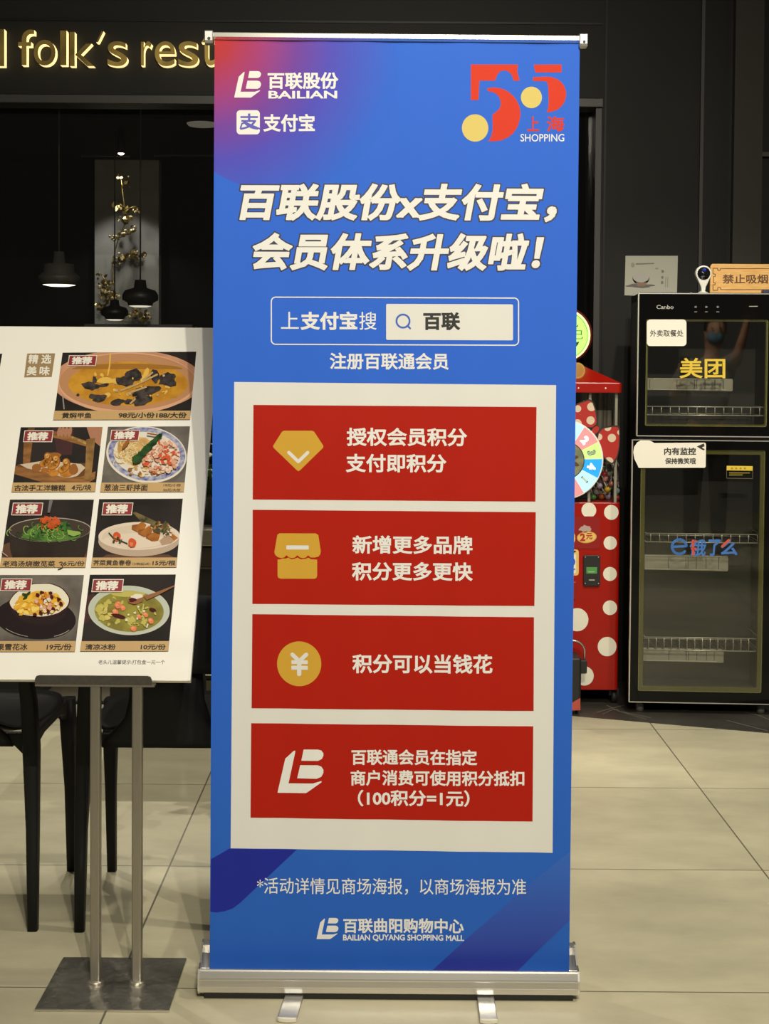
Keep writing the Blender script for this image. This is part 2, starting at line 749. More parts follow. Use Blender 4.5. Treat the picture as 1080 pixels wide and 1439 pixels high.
# wall beside and above the restaurant window
xl = X(843, YW)
zb = Z(132, YW, 300)
w = MB()
w.box((-4.5, YW, zb), (xl, YW + 0.25, 4.2), paint)
structure(w.build('wall_fascia'))
w = MB()
w.box((xl, YW, 0), (4.5, YW + 0.25, 4.2), paint)
structure(w.build('wall_back'))


def trim(n, a, b, m):
    t = MB()
    t.box(a, b, m)
    return structure(t.build('trim_%d' % n))


trim(3, (-4.5, YW - 0.035, Z(147, YW, 200)), (xl, YW + 0.12, Z(136, YW, 200)), bead)
trim(4, (-4.5, YW - 0.012, Z(134, YW, 200)), (xl, YW, Z(128, YW, 200)), paint)
trim(5, (-4.5, YW - 0.006, Z(30.5, YW, 200)), (xl, YW, Z(27.5, YW, 200)), paint2)
x0, x1 = X(848, YW, 200), X(851, YW, 200)
trim(6, (x0, YW - 0.006, 0), (x1, YW, 4.2), paint2)
x0, x1 = X(982, YW, 200), X(986.5, YW, 200)
trim(7, (x0, YW - 0.022, 0), (x1, YW, 4.2), bead)
x0, x1 = X(987, YW, 200), X(1031, YW, 200)
trim(8, (x0, YW - 0.01, 0), (x1, YW, 4.2), paint2)
YC = YW - 0.06
x0, x1 = X(1031, YC, 200), X(1071, YC, 200)
trim(9, (x0, YC, 0), (x1, YW, 4.2), paint3)
trim(10, (x1, YW - 0.02, 0), (x1 + 1.2, YW, 4.2), paint2)
trim(11, (x1, YW - 0.05, Z(222, YW, 1078)), (x1 + 1.2, YW - 0.02, Z(216, YW, 1078)), bead)
# reveal of the window opening
x0 = X(836, YW, 200)
trim(12, (x0, YW - 0.01, 0), (xl, YW + 0.3, Z(147, YW, 830)), mat('jamb_paint', (0.014, 0.014, 0.013), 0.4))

# shop window: frame members and pane
pane = glass('window_glass', (0.93, 0.93, 0.92), 0.02)
g = MB()
g.box((-4.5, YW + 0.10, 0.03), (x0, YW + 0.112, Z(146, YW, 200)), pane)
wi = structure(g.build('window_1'))
fr = MB()
fr.box((-4.5, YW + 0.08, 0.0), (x0, YW + 0.13, 0.05), paint2)
fo = fr.build('window_frame', wi)

# ------------------------------------------------------------------ the dim restaurant behind the window
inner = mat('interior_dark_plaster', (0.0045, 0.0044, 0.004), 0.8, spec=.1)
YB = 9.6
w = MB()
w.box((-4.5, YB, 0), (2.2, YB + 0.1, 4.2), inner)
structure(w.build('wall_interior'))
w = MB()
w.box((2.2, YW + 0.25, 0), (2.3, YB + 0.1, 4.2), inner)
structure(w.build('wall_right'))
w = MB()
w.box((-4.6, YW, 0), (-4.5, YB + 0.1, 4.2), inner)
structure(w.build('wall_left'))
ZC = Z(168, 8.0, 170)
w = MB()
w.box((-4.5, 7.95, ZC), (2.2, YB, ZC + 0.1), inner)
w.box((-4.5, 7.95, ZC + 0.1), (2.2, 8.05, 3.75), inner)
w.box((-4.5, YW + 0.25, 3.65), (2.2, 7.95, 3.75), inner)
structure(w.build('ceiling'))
trim(13, (X(114, 8.6, 219), 8.58, Z(220.3, 8.6, 130)), (X(183, 8.6, 219), 8.6, Z(218, 8.6, 130)), bead)
trim(14, (X(216, 8.6, 219), 8.58, Z(220.3, 8.6, 250)), (X(420, 8.6, 219), 8.6, Z(218, 8.6, 250)), bead)
# plaster panel behind the golden branches
YN = 9.5
niche = mat('grey_plaster', (0.42, 0.42, 0.40), 0.8, noise=0.1, nscale=8)
nx0, nx1 = X(133, YN, 380), X(223, YN, 380)
w = MB()
w.box((nx0, YN, 0.0), (nx1, YB, ZC), niche)
structure(w.build('wall_niche'))
# low partition whose ledge shows above the menu board
YP = 8.0
w = MB()
w.box((X(60, YP, 456), YP, 0), (X(330, YP, 456), YP + 0.12, Z(460.5, YP, 200)), inner)
structure(w.build('wall_partition'))
trim(15, (X(120, YP, 456), YP - 0.03, Z(460.5, YP, 200)), (X(271, YP, 456), YP + 0.15, Z(456, YP, 200)), bead)

# niche spotlight and its lit fitting
sp = P(170, 213, 8.3)
c = thing('ceiling_spotlight', (sp.x, sp.y, sp.z), 'tiny lit round spotlight under the dark restaurant ceiling', 'spotlight')
m_ = MB()
m_.lathe((sp.x, sp.y, sp.z - 0.01), [(0.022, 0.0), (0.026, 0.05), (0.02, ZC - sp.z + 0.01)], paint2, 20)
m_.build('housing', c)
m_ = MB()
m_.ball((sp.x, sp.y, sp.z - 0.008), 0.018, glow('spot_lens', (1.0, 0.86, 0.66), 9.0), 14, 8, (1, 1, .6))
m_.build('lens', c)
lamp('niche_spot', 'SPOT', (0.5 * (nx0 + nx1), 9.14, ZC - .02), (0.5 * (nx0 + nx1), 9.30, 0.6), 9.5, 0.02, (1, .96, .88), 88, 0.45)
dl = P(284, 178, (ZC - H) * F / (528 - 178))
m_ = MB()
m_.lathe((dl.x, dl.y, ZC - 0.012), [(0.075, 0), (0.085, 0.012)], [mat('unlit_diffuser', (0.22, 0.21, 0.18), 0.6, emit=(1, .9, .7), estr=.07)], 28)
tag(m_.build('ceiling_light'), 'flat round dim ceiling light inside the restaurant near the blue banner', 'ceiling light')

shade_black = mat('black_lacquer', (0.006, 0.006, 0.006), 0.45)
shade_grey = mat('grey_enamel', (0.05, 0.047, 0.04), 0.5)
pend_glow = glow('pendant_diffuser', (1.0, 0.93, 0.78), 0.55)
pend_glow2 = glow('bright_pendant_diffuser', (1.0, 0.9, 0.68), 1.6)


def pendant(px, py_rim, w_px, Y, shape, m, gm, label):
    b = P(px, py_rim, Y)
    s = w_px / F * Y / 2
    t = thing('pendant_lamp', b, label, 'lamp', 'pendant lamps in the dark restaurant')
    k = MB()
    k.lathe(b, [(r * s, h * s) for r, h in shape], m, 32)
    k.build('lamp_shade', t)
    k = MB()
    rr = shape[0][0] * s
    k.lathe(b + Vector((0, 0, -0.002)), [(rr * 0.6, -0.004), (rr * 0.97, 0.002), (rr * 0.97, 0.012)], gm, 28)
    note(k.build('diffuser', t), 'lit white lower disc')
    k = MB()
    k.tube([b + Vector((0, 0, shape[-1][1] * s - .005)), (b.x, b.y, (ZC if Y > 7.9 else 3.65) + .02)], 0.004, mat('dark_cord', (0.03, 0.028, 0.025), 0.6), 6)
    k.build('cord', t)


ufo = [(0.66, 0), (0.72, .18), (1.0, .34), (1.0, .62), (0.85, .86), (0.36, 1.02), (0.30, 1.45), (0.0, 1.48)]
pendant(197, 430, 50, 7.6, ufo, shade_black, pend_glow, 'larger black disc pendant lamp hanging before the golden branch')
pendant(161, 449, 38, 8.4, ufo, shade_black, pend_glow, 'smaller black disc pendant lamp hanging lower before the golden branch')
cone = [(0.80, 0), (1.0, .36), (0.97, .42), (0.74, 0.62), (0.70, 1.0), (0.3, 1.05), (0.24, 1.6), (0, 1.62)]
pendant(83, 400.5, 58, 7.2, cone, shade_grey, pend_glow2, 'grey conical pendant lamp with a bright lit underside')

# golden branch decoration
gold_leaf = mat('gold_leaf', (0.50, 0.36, 0.11), 0.3, 0.8, noise=0.4, nscale=60)
gold_blos = mat('pale_gold_blossom', (0.85, 0.72, 0.40), 0.35, 0.3)
br = thing('golden_branch', (P(176, 540, 9.3).x, 9.3, 0), 'golden blossoming branch against the lit grey panel in the restaurant', 'decoration')
k = MB()
YG = 9.3
paths = [[(176, 540), (176, 462), (168, 440), (160, 405), (158, 370), (166, 335), (178, 310), (174, 285), (170, 250)], [(162, 400), (148, 395), (142, 385)], [(160, 372), (178, 362), (200, 358)], [(166, 335), (186, 326), (192, 320)],
         [(174, 295), (190, 290), (198, 297)], [(158, 410), (150, 425), (140, 440)], [(168, 440), (190, 442), (205, 448)]]
for pa in paths:
    k.tube([P(x, y, YG + random.uniform(-.03, .03)) for x, y in pa], 0.0035, gold_leaf, 5)
bf = P(176, 538, YG)
k.tube([bf, (bf.x, YG, 0.002)], 0.012, gold_leaf, 8)
k.build('branch', br)
lf, bl = MB(), MB()
clusters = [(168, 291, 9, 6, 12), (178, 308, 7, 7, 16), (190, 296, 6, 5, 5), (172, 328, 9, 5, 10), (185, 324, 7, 4, 8), (168, 364, 8, 5, 12), (185, 358, 12, 4, 18), (200, 359, 8, 3, 8),
            (150, 398, 8, 9, 10), (148, 412, 9, 8, 22), (160, 418, 8, 7, 20), (142, 432, 7, 7, 10), (170, 250, 8, 6, 4), (190, 442, 16, 7, 16), (158, 335, 5, 6, 5), (138, 385, 4, 6, 4), (180, 255, 6, 8, 4), (205, 445, 8, 8, 8)]
for cx, cy, sx_, sy_, n in clusters:
    for _ in range(int(n * 1.5)):
        q = P(random.gauss(cx, sx_ * .55), random.gauss(cy, sy_ * .55), YG + random.uniform(-.06, .06))
        s = random.uniform(.008, .019)
        if random.random() < .35:
            bl.ball(q, s * .75, gold_blos, 7, 5)
        else:
            d1 = Vector((random.uniform(-1, 1), random.uniform(-1, 1), random.uniform(-1, 1))).normalized()
            d2 = d1.cross(Vector((0, 1, .3))).normalized()
            lf.add([q - d1 * s * 1.4, q + d2 * s * .7, q + d1 * s * 1.4, q - d2 * s * .7], [(0, 1, 2, 3)], gold_leaf)
lf.build('leaves', br, solid=0.001)
bl.build('blossoms', br)

# ------------------------------------------------------------------ sign letters on the fascia
sign_face = mat('dark_gold_face', (0.42, 0.29, 0.07), 0.42, 0.6, noise=0.55, nscale=7)
sign_edge = glow('lit_letter_edge', (1.0, 0.78, 0.36), 0.85)
base = P(150, 94, YW)
sg = thing('restaurant_sign', (base.x, YW, base.z), 'lit golden channel letters of the restaurant name on the dark fascia', 'sign')
fm = plane_map((0, YW - 0.045, 0), (0, -1, 0), 0.001)
for ch, bx in (('d', (-24, 41, 6, 93)), ('f', (25.5, 41.5, 48, 91.5)), ('o', (47.5, 56, 78, 92)), ('l', (84.5, 43, 93.5, 91.5)), ('k', (98, 45, 132, 93)), ("'", (135, 44, 145.5, 59.5)),
               ('s', (151, 58, 178.5, 93)), ('r', (198, 58, 213, 92)), ('e', (217.5, 58, 246, 93)), ('s', (250.5, 58, 278.5, 93)), ('t', (283, 45, 302, 92))):
    vs, fs, ed = glyphs('/' if ch == "'" else ch, 0.0, 6)
    wgt = 0.022
    x0, x1 = min(v[0] for v in vs), max(v[0] for v in vs)
    y0, y1 = min(v[1] for v in vs), max(v[1] for v in vs)
    fv = [fm(bx[0] + (x - x0) / (x1 - x0) * (bx[2] - bx[0]), bx[1] + (y1 - y) / (y1 - y0) * (bx[3] - bx[1])) for x, y in vs]
    k = MB()
    n = len(fv)
    k.add(fv, fs, sign_face)
    bv = [p + Vector((0, 0.042, 0)) for p in fv]
    k.add(fv + bv, [(a_, b_, b_ + n, a_ + n) for a_, b_ in ed], sign_edge)
    k.build('letter', sg)


# ================================================================== ROLL-UP BANNER
YF = 3.265
alu = mat('brushed_aluminium', (0.72, 0.70, 0.66), 0.30, 0.9, noise=0.06, nscale=300, stretch=(0.02, 1, 1))
alu_l = mat('bright_aluminium', (0.85, 0.83, 0.78), 0.22, 0.9)
chrome = mat('satin_chrome', (0.55, 0.545, 0.53), 0.34, 0.95)
blackp = mat('black_plastic', (0.012, 0.012, 0.012), 0.5)
pale_p = mat('pale_plastic', (0.80, 0.76, 0.64), 0.45)
ban = thing('rollup_banner', (0, YF, 0), 'tall blue roll-up banner with four red panels on an aluminium base', 'banner')


def wave(x):
    return 0.0009 * math.sin(x * 23 + 0.6) + 0.0005 * math.sin(x * 57 + 1.3)


def BM(px, py, layer=0.0):
    p = P(px, py, YF)
    p.y = YF + wave(p.x) - 0.0003 * layer
    return p


def fabric_material():
    m = bpy.data.materials.new('printed_blue_fabric')
    m.use_nodes = True
    nt = m.node_tree
    L = nt.links.new
    b = nt.nodes['Principled BSDF']
    b.inputs['Roughness'].default_value = 0.6
    b.inputs['Specular IOR Level'].default_value = 0.15
    tc = nt.nodes.new('ShaderNodeTexCoord')

    def dist(px, py, out_r):
        c = P(px, py, YF) - Vector((0, YF, 0))
        sub = nt.nodes.new('ShaderNodeVectorMath')
        sub.operation = 'SUBTRACT'
        sub.inputs[1].default_value = (c.x, 0, c.z)
        L(tc.outputs['Object'], sub.inputs[0])
        ln = nt.nodes.new('ShaderNodeVectorMath')
        ln.operation = 'LENGTH'
        L(sub.outputs[0], ln.inputs[0])
        dv_ = nt.nodes.new('ShaderNodeMath')
        dv_.operation = 'DIVIDE'
        dv_.inputs[1].default_value = out_r * YF / F
        L(ln.outputs['Value'], dv_.inputs[0])
        return dv_.outputs[0]
    d1 = dist(292, 52, 260)
    rp = nt.nodes.new('ShaderNodeValToRGB')
    el = rp.color_ramp.elements
    el[0].position, el[0].color = 0.0, (0.50, 0.030, 0.022, 1)
    el[1].position, el[1].color = 1.0, (0.032, 0.135, 0.68, 1)
    for pos, c in ((0.13, (0.44, 0.036, 0.055)), (0.30, (0.34, 0.045, 0.20)), (0.48, (0.17, 0.055, 0.36)), (0.66, (0.085, 0.075, 0.52))):
        e = el.new(pos)
        e.color = (*c, 1)
    L(d1, rp.inputs[0])
    d2 = dist(392, 100, 168)
    r2 = nt.nodes.new('ShaderNodeValToRGB')
    r2.color_ramp.elements[0].position, r2.color_ramp.elements[0].color = 0.985, (1, 1, 1, 1)
    r2.color_ramp.elements[1].position, r2.color_ramp.elements[1].color = 1.0, (0, 0, 0, 1)
    L(d2, r2.inputs[0])
    # deeper, greyer blue down the cloth: print, with light fall put into the colour
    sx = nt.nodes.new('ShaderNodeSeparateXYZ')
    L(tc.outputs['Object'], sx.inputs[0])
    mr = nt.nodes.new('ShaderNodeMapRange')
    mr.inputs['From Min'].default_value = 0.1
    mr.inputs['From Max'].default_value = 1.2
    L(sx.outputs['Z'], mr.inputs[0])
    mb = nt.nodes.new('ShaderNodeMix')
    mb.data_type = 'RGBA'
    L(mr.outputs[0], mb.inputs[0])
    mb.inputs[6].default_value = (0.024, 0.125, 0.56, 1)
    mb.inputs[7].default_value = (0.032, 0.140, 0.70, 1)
    mx = nt.nodes.new('ShaderNodeMix')
    mx.data_type = 'RGBA'
    L(r2.outputs[0], mx.inputs[0])
    L(mb.outputs[2], mx.inputs[6])
    L(rp.outputs[0], mx.inputs[7])
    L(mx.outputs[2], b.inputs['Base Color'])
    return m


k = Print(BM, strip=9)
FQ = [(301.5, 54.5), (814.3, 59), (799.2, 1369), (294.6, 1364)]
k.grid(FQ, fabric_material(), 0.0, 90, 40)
fab = k.build('fabric_panel', ban)

ink_white = mat('white_ink', (0.82, 0.815, 0.80), 0.6, spec=0.15)
ink_cream = mat('cream_ink', (0.76, 0.755, 0.735), 0.6, spec=0.15)
ink_red = mat('red_ink', (0.43, 0.013, 0.004), 0.6, spec=0.15)
ink_gold = mat('gold_ink', (0.64, 0.37, 0.045), 0.6, spec=0.15)
ink_navy = mat('navy_ink', (0.022, 0.020, 0.06), 0.5)
ink_coral = mat('coral_ink', (0.66, 0.045, 0.018), 0.6, spec=0.15)
ink_yel = mat('pale_yellow_ink', (0.70, 0.56, 0.17), 0.6, spec=0.15)
ink_blue = mat('blue_ink', (0.035, 0.115, 0.55), 0.45)
ink_purple = mat('violet_ink', (0.085, 0.075, 0.50), 0.45)
ink_black = mat('black_ink', (0.016, 0.014, 0.016), 0.5)
ink_indigo = mat('indigo_ink', (0.017, 0.026, 0.33), 0.6, spec=0.15)
SL = 0.0095

# darker swooshes at the foot of the cloth
k = Print(BM, strip=9)
k.poly([(296.4, 1207), (322, 1192.5), (417, 1194), (337, 1269), (327, 1276.5), (315, 1280.5), (304, 1282), (295.6, 1281)], ink_indigo, 0.5)


def band_material():
    m = bpy.data.materials.new('fading_indigo_ink')
    m.use_nodes = True
    nt = m.node_tree
    b = nt.nodes['Principled BSDF']
    b.inputs['Roughness'].default_value = 0.5
    tc = nt.nodes.new('ShaderNodeTexCoord')
    sx = nt.nodes.new('ShaderNodeSeparateXYZ')
    nt.links.new(tc.outputs['Object'], sx.inputs[0])
    rp = nt.nodes.new('ShaderNodeValToRGB')
    e = rp.color_ramp.elements
    z = lambda py: P(700, py, YF).z
    e[0].position, e[0].color = z(1366), (0.017, 0.028, 0.34, 1)
    e[1].position, e[1].color = z(1215), (0.025, 0.125, 0.565, 1)
    nt.links.new(sx.outputs['Z'], rp.inputs[0])
    nt.links.new(rp.outputs[0], b.inputs['Base Color'])
    return m


k.build('printed_pattern', fab)
k = Print(BM, strip=9)
k.poly([(604, 1366.6), (652, 1322), (700, 1281), (750, 1237), (801, 1196), (800, 1293), (770, 1322), (724, 1367.6)], band_material(), 0.5)
k.build('printed_pattern', fab)


def lb_shapes(bx):
    """the two-letter emblem, drawn to a box"""
    u = lambda x, y: (bx[0] + (x - 165) / 357.0 * (bx[2] - bx[0]), bx[1] + (y - 958) / 339.0 * (bx[3] - bx[1]))
    s1 = [(165, 1292), (225, 1030), (290, 970), (303, 968), (302, 980), (250, 1222), (440, 1222), (500, 1204), (509, 1205), (506, 1213), (400, 1288), (385, 1297), (170, 1296)]
    s2 = [(350, 1045), (368, 958), (478, 958), (505, 965), (521, 985), (522, 1003), (510, 1030), (480, 1046)]
    s3 = [(318, 1182), (341, 1080), (475, 1080), (505, 1090), (522, 1115), (521, 1140), (505, 1170), (470, 1185)]
    return [[u(*p) for p in s] for s in (s1, s2, s3)]


k = Print(BM, strip=9)
for s in lb_shapes((329.0, 100.0, 366.6, 137.2)):
    k.poly(s, ink_white, 1)
k.text('百联股份', (375.9, 101.6, 475, 125.2), ink_white, 0.03, layer=1.6)
k.text('BAILIAN', (377, 127.6, 473.6, 138.4), ink_white, 0.028, layer=1.6)
k.build('logo_lettering', fab)
k = Print(BM, strip=9)
k.poly(rr_pts(332.3, 154.9, 364.9, 188.9, 5), ink_white, 1)
k.text('支', (336.5, 159.5, 363.5, 182.5), ink_purple, 0.02, layer=1.6)
k.line([(338, 179), (340, 173.5), (346, 172.5), (353, 176), (365, 181)], 2.2, ink_purple, 1.8)
k.text('支付宝', (370, 160.2, 442.2, 185), ink_white, 0.03, layer=1.6)
k.build('logo_lettering', fab)

z55 = zoom(640, 80, 6.353)
k = Print(BM, strip=9, conv=z55)
k.poly([(135, 68), (556, 68), (549, 130), (571, 212), (515, 212), (505, 175), (490, 148), (465, 128), (440, 122), (412, 124), (390, 135), (372, 158), (362, 182), (352, 212), (212, 212), (203, 385), (135, 385)], ink_coral, 1)
k.poly([(280, 280), (340, 272), (390, 278), (435, 292), (480, 318), (515, 350), (545, 390), (565, 430), (576, 475), (578, 520), (568, 575), (552, 620), (528, 662), (495, 698), (455, 725), (410, 743), (370, 751), (290, 755), (308, 728),
        (322, 690), (330, 640), (328, 515), (360, 492), (388, 465), (402, 430), (400, 395), (388, 360), (365, 332), (335, 316), (285, 305)], ink_coral, 1)
k.poly([(695, 68), (945, 68), (945, 138), (712, 138)], ink_coral, 1)
k.poly([(690, 180), (800, 175), (850, 178), (900, 195), (940, 222), (968, 260), (983, 305), (985, 345), (972, 400), (945, 440), (905, 472), (860, 488), (812, 495), (825, 455), (830, 400), (826, 270), (820, 235), (802, 216), (690, 215)], ink_coral, 1)
k.poly(ell(173, 635, 118, 122, 48), ink_yel, 1)
k.poly(ell(676, 361, 94, 96, 48), ink_yel, 1)
k.text('上', (640, 530, 745, 662), ink_coral, 0.02, layer=1)
k.text('海', (812, 530, 968, 665), ink_coral, 0.025, layer=1)
k.text('SHOPPING', (578, 688, 968, 755), ink_white, 0.006, layer=1)
k.build('festival_logo', fab)

k = Print(BM, strip=9)
for s, bx in (('百联股份x支付宝，', (336.5, 257, 781.5, 310.5)), ('会员体系升级啦！', (355.4, 327, 764, 379.5))):
    k.text(s, (bx[0] - 1.9, bx[1] - 1.9, bx[2] + 1.9, bx[3] + 1.9), ink_navy, 0.070, 0.17, 1.0, slope=0.003)
    k.text(s, bx, ink_white, 0.036, 0.17, 2.0, slope=0.003)
k.build('headline_lettering', fab)

k = Print(BM, strip=9)
k.line([(x, y + (x - 380) * .004) for x, y in rr_pts(381, 417.5, 728.3, 483.8, 6)], 1.6, ink_white, 1, closed=True, cap=False)
k.poly([(x, y + (x - 542) * .004) for x, y in rr_pts(542.3, 427, 720.5, 477.6, 2)], ink_cream, 1)
k.line(ell(566, 451.2, 9.2, 9.2, 36), 2.6, ink_blue, 2, closed=True, cap=False)
k.line([(572.5, 457.8), (576, 461.5)], 2.6, ink_blue, 2)
k.text('上', (394.6, 438.2, 419.5, 462), ink_white, 0.003, layer=1.5)
k.text('支付宝', (422.3, 438, 502, 463.6), ink_white, 0.034, layer=1.5)
k.text('搜', (504.5, 438.4, 529, 463.5), ink_white, 0.003, layer=1.5)
k.text('百联', (594.4, 439, 646, 464), ink_black, 0.038, layer=2)
k.build('search_box', fab)
k = Print(BM, strip=9)
k.text('注册百联通会员', (463.3, 495.5, 630, 519), ink_white, 0.022, layer=1, slope=.004)
k.build('lettering', fab)

k = Print(BM, strip=9)
k.grid([(329, 536.8), (781, 541.2), (776, 1198.4), (324, 1192)], ink_cream, 0.7, 60, 2)
k.build('white_panel', fab)
reds = [[(355.9, 569), (753.6, 572), (752, 705), (354.9, 702)], [(354.9, 716.3), (752.6, 719.8), (750.6, 851.7), (354.4, 848.7)],
        [(354.4, 863), (750, 867.5), (749.5, 999.4), (353.3, 995.3)], [(352.8, 1016.2), (749, 1020.8), (748, 1154.7), (351.8, 1149)]]
for q in reds:
    k = Print(BM, strip=9)
    k.grid(q, ink_red, 1.4, 60, 2)
    k.build('red_panel', fab)

LT = 2.6
zi = zoom(370, 590, 5.755)
zj = zoom(360, 880, 5.533)
k = Print(BM, strip=9, conv=zi)
k.poly(rounded([(155, 88), (405, 88), (490, 218), (283, 420), (73, 218)], 18), ink_gold, 2.2)
k.line([(205, 264), (282, 338), (358, 264)], 27, ink_cream, 3)
k.build('diamond_icon', fab)
k = Print(BM, strip=9, conv=zi)
roof = [(112, 930), (130, 918), (422, 918), (444, 932), (463, 1060), (460, 1085), (445, 1105), (415, 1113)]
for x in (362, 275, 187):
    roof += [(x + 18, 1112), (x + 3, 1097), (x - 3, 1097), (x - 20, 1113), (x - 45, 1118)]
roof += [(115, 1110), (95, 1092), (88, 1070)]
k.poly(roof, ink_gold, 2.2)
body = [(114, 1130), (140, 1128), (150, 1122), (180, 1122), (200, 1114), (225, 1128), (250, 1124), (275, 1114), (300, 1127), (340, 1124), (362, 1114), (385, 1127), (434, 1130), (434, 1260), (428, 1278), (410, 1285), (140, 1285), (120, 1278), (114, 1262)]
k.poly(body, ink_gold, 2.2)
k.poly(rr_pts(185, 1015, 366, 1049, 6), ink_cream, 3)
k.build('shop_icon', fab)
k = Print(BM, strip=9, conv=zj)
k.poly(ell(333, 292, 172, 174, 56), ink_gold, 2.2)
for a_, b_ in (((280, 220), (333, 272)), ((388, 220), (333, 272))):
    k.line([a_, b_], 32, ink_cream, 3)
k.poly(rr_pts(272, 264, 400, 294, 6), ink_cream, 3.1)
k.poly(rr_pts(272, 307, 400, 338, 6), ink_cream, 3.1)
k.poly(rr_pts(316, 260, 350, 387, 14), ink_cream, 3.2)
k.build('coin_icon', fab)
k = Print(BM, strip=9)
for s in lb_shapes((389.8, 1053.2, 454.3, 1114.4)):
    k.poly(s, ink_white, 2.4)
k.build('emblem_icon', fab)

for s, bx in (('授权会员积分', (487, 601, 655.8, 626.6)), ('支付即积分', (485.9, 637.6, 626.8, 663.6)), ('新增更多品牌', (495, 752.4, 663.6, 778)), ('积分更多更快', (494.4, 789.6, 663.6, 815.6)),
              ('积分可以当钱花', (495, 919, 691.6, 946)), ('百联通会员在指定', (493.6, 1052.8, 670, 1074.8)), ('商户消费可使用积分抵扣', (492.4, 1082, 736.4, 1103.8)), ('（100积分=1元）', (502.5, 1109.6, 659.4, 1132.8))):
    k = Print(BM, strip=9)
    k.text(s, bx, ink_white, 0.026, layer=LT, slope=0.004)
    k.build('lettering', fab)
k = Print(BM, strip=9)
k.text('*活动详情见商场海报，以商场海报为准', (361, 1233.2, 739, 1256.5), ink_white, 0.004, layer=1.2, slope=0.005)
k.build('lettering', fab)
k = Print(BM, strip=9)
for s in lb_shapes((444.6, 1289.8, 475.2, 1319.6)):
    k.poly(s, ink_white, 1.2)
k.text('百联曲阳购物中心', (482.2, 1290.2, 651.2, 1311), ink_white, 0.026, layer=1.2, slope=.004)
k.text('BAILIAN QUYANG SHOPPING MALL', (481.8, 1313, 651.8, 1322.8), ink_white, 0.028, layer=1.2, slope=.004)
k.build('logo_lettering', fab)

# rail along the top
p, q = P(299, 51.6, YF), P(816, 56.6, YF)
ax = (q - p).normalized()
k = MB()
rail = [(-.0125, 0.004), (-.0125, .010), (-.008, .0135), (.008, .0135), (.0125, .010), (.0125, -.008), (.004, -.011), (-.004, -.011), (-.0125, -.004)]
k.prism([p + Vector((0, y, z * .62)) for y, z in rail], q - p, alu_l)
k.build('top_rail', ban)
for (cx, cy) in ((294, 52.4), (818.5, 57)):
    c0 = P(cx, cy, YF)
    k = MB()
    sg_ = -1 if cx < 500 else 1
    k.rbox((c0.x - .0095, YF - .016, c0.z - .0155), (c0.x + .0095, YF + .016, c0.z + .0135), chrome, .006, axis='x')
    e = k.build('end_cap', ban, bevel=0.002)
    k = MB()
    k.lathe((c0.x + .001, YF - .0165, c0.z - .006), [(0.0035, 0.0), (0.0035, -.003)], blackp, 12, 'y')
    k.build('screw', e)
k = MB()
pp = P(556, 60, YF + .05)
k.tube([(pp.x, YF + .055, .06), (pp.x, YF + .02, pp.z)], .009, alu, 12)
k.build('support_pole', ban)

# cassette at the foot
xa, xb = P(281, 1388, 3.215).x, P(810.6, 1394, 3.215).x
zt = P(540, 1363.5, 3.215).z
tip = math.tan(0.0006)
k = MB()
front = [(3.212, zt), (3.209, zt - .003), (3.204, zt - .016), (3.2035, zt - .0185), (3.2025, zt - .0190), (3.2025, zt - .0215), (3.2035, zt - .022), (3.2015, zt - .034), (3.2005, zt - .0345), (3.2005, zt - .0375), (3.2018, zt - .038),
         (3.2025, zt - .047), (3.206, .012), (3.30, .012)]
back = [(3.318, .03), (3.322, zt * .6), (3.318, zt + .012), (3.305, zt + .030), (3.290, zt + .036), (3.278, zt + .033), (3.2785, zt + .03), (3.30, zt + .02), (3.308, zt), (3.30, .03), (3.235, .03), (3.222, zt - .01), (3.218, zt)]
prof = front + back
k.prism([(xa, y, z) for y, z in prof], (xb - xa, 0, 0), alu)
base_o = k.build('cassette', ban)
outline = [(3.2125, zt + .001), (3.203, zt - .018), (3.2, zt - .036), (3.202, .018), (3.207, .010), (3.315, .010), (3.323, .03), (3.325, zt * .6), (3.320, zt + .014), (3.305, zt + .033), (3.290, zt + .038), (3.277, zt + .036), (3.255, zt + .02), (3.235, zt + .006)]
for x, s in ((xa, -1), (xb, 1)):
    k = MB()
    k.prism([(x, y, z) for y, z in outline], (s * .004, 0, 0), alu_l)
    k.build('end_plate', ban)
k = MB()
k.box((xa + .01, 3.206, .0), (xb - .01, 3.31, .013), blackp)
k.build('underside', ban)
for (x0, y0), (x1, y1), wd in (((415.5, 1402), (404, 1436), 26.5), ((682, 1408), (687, 1438), 24.5)):
    a_ = P(x0, 1403, 3.21)
    b_ = PF(x1, y1, 0.004)
    d = (b_ - Vector((a_.x, 3.21, .004)))
    d.z = 0
    L_ = d.length
    d.normalize()
    n = Vector((d.y, -d.x, 0))
    h = wd / F * 3.2 / 2
    o = Vector((a_.x, 3.25, 0.002))
    k = MB()
    k.prism([o + n * h, o - n * h, o - n * h + d * (L_ + .03), o + n * h + d * (L_ + .03)], (0, 0, .007), chrome)
    ft = k.build('foot', ban, bevel=.0015)
    c0 = o + d * (L_ + .03)
    k = MB()
    arc = [c0 + n * (h * 1.03 * math.cos(t)) + d * (h * .42 * math.sin(t)) for t in [math.pi * i / 14 for i in range(15)]]
    k.prism([q_ - Vector((0, 0, .001)) for q_ in arc], (0, 0, .009), pale_p)
    note(k.build('foot_tip', ft, bevel=.0015), 'pale rounded tip')


# ================================================================== MENU BOARD ON ITS STAND
TILT = math.radians(34)
B0 = P(160, 956, 3.276)
BUP = Vector((0, math.sin(TILT), math.cos(TILT)))
BN = Vector((0, -math.cos(TILT), math.sin(TILT)))
MM = plane_map(B0, BN, 0.00005)


def board_len(px, py):
    return (MM(px, py) - B0).dot(BUP)


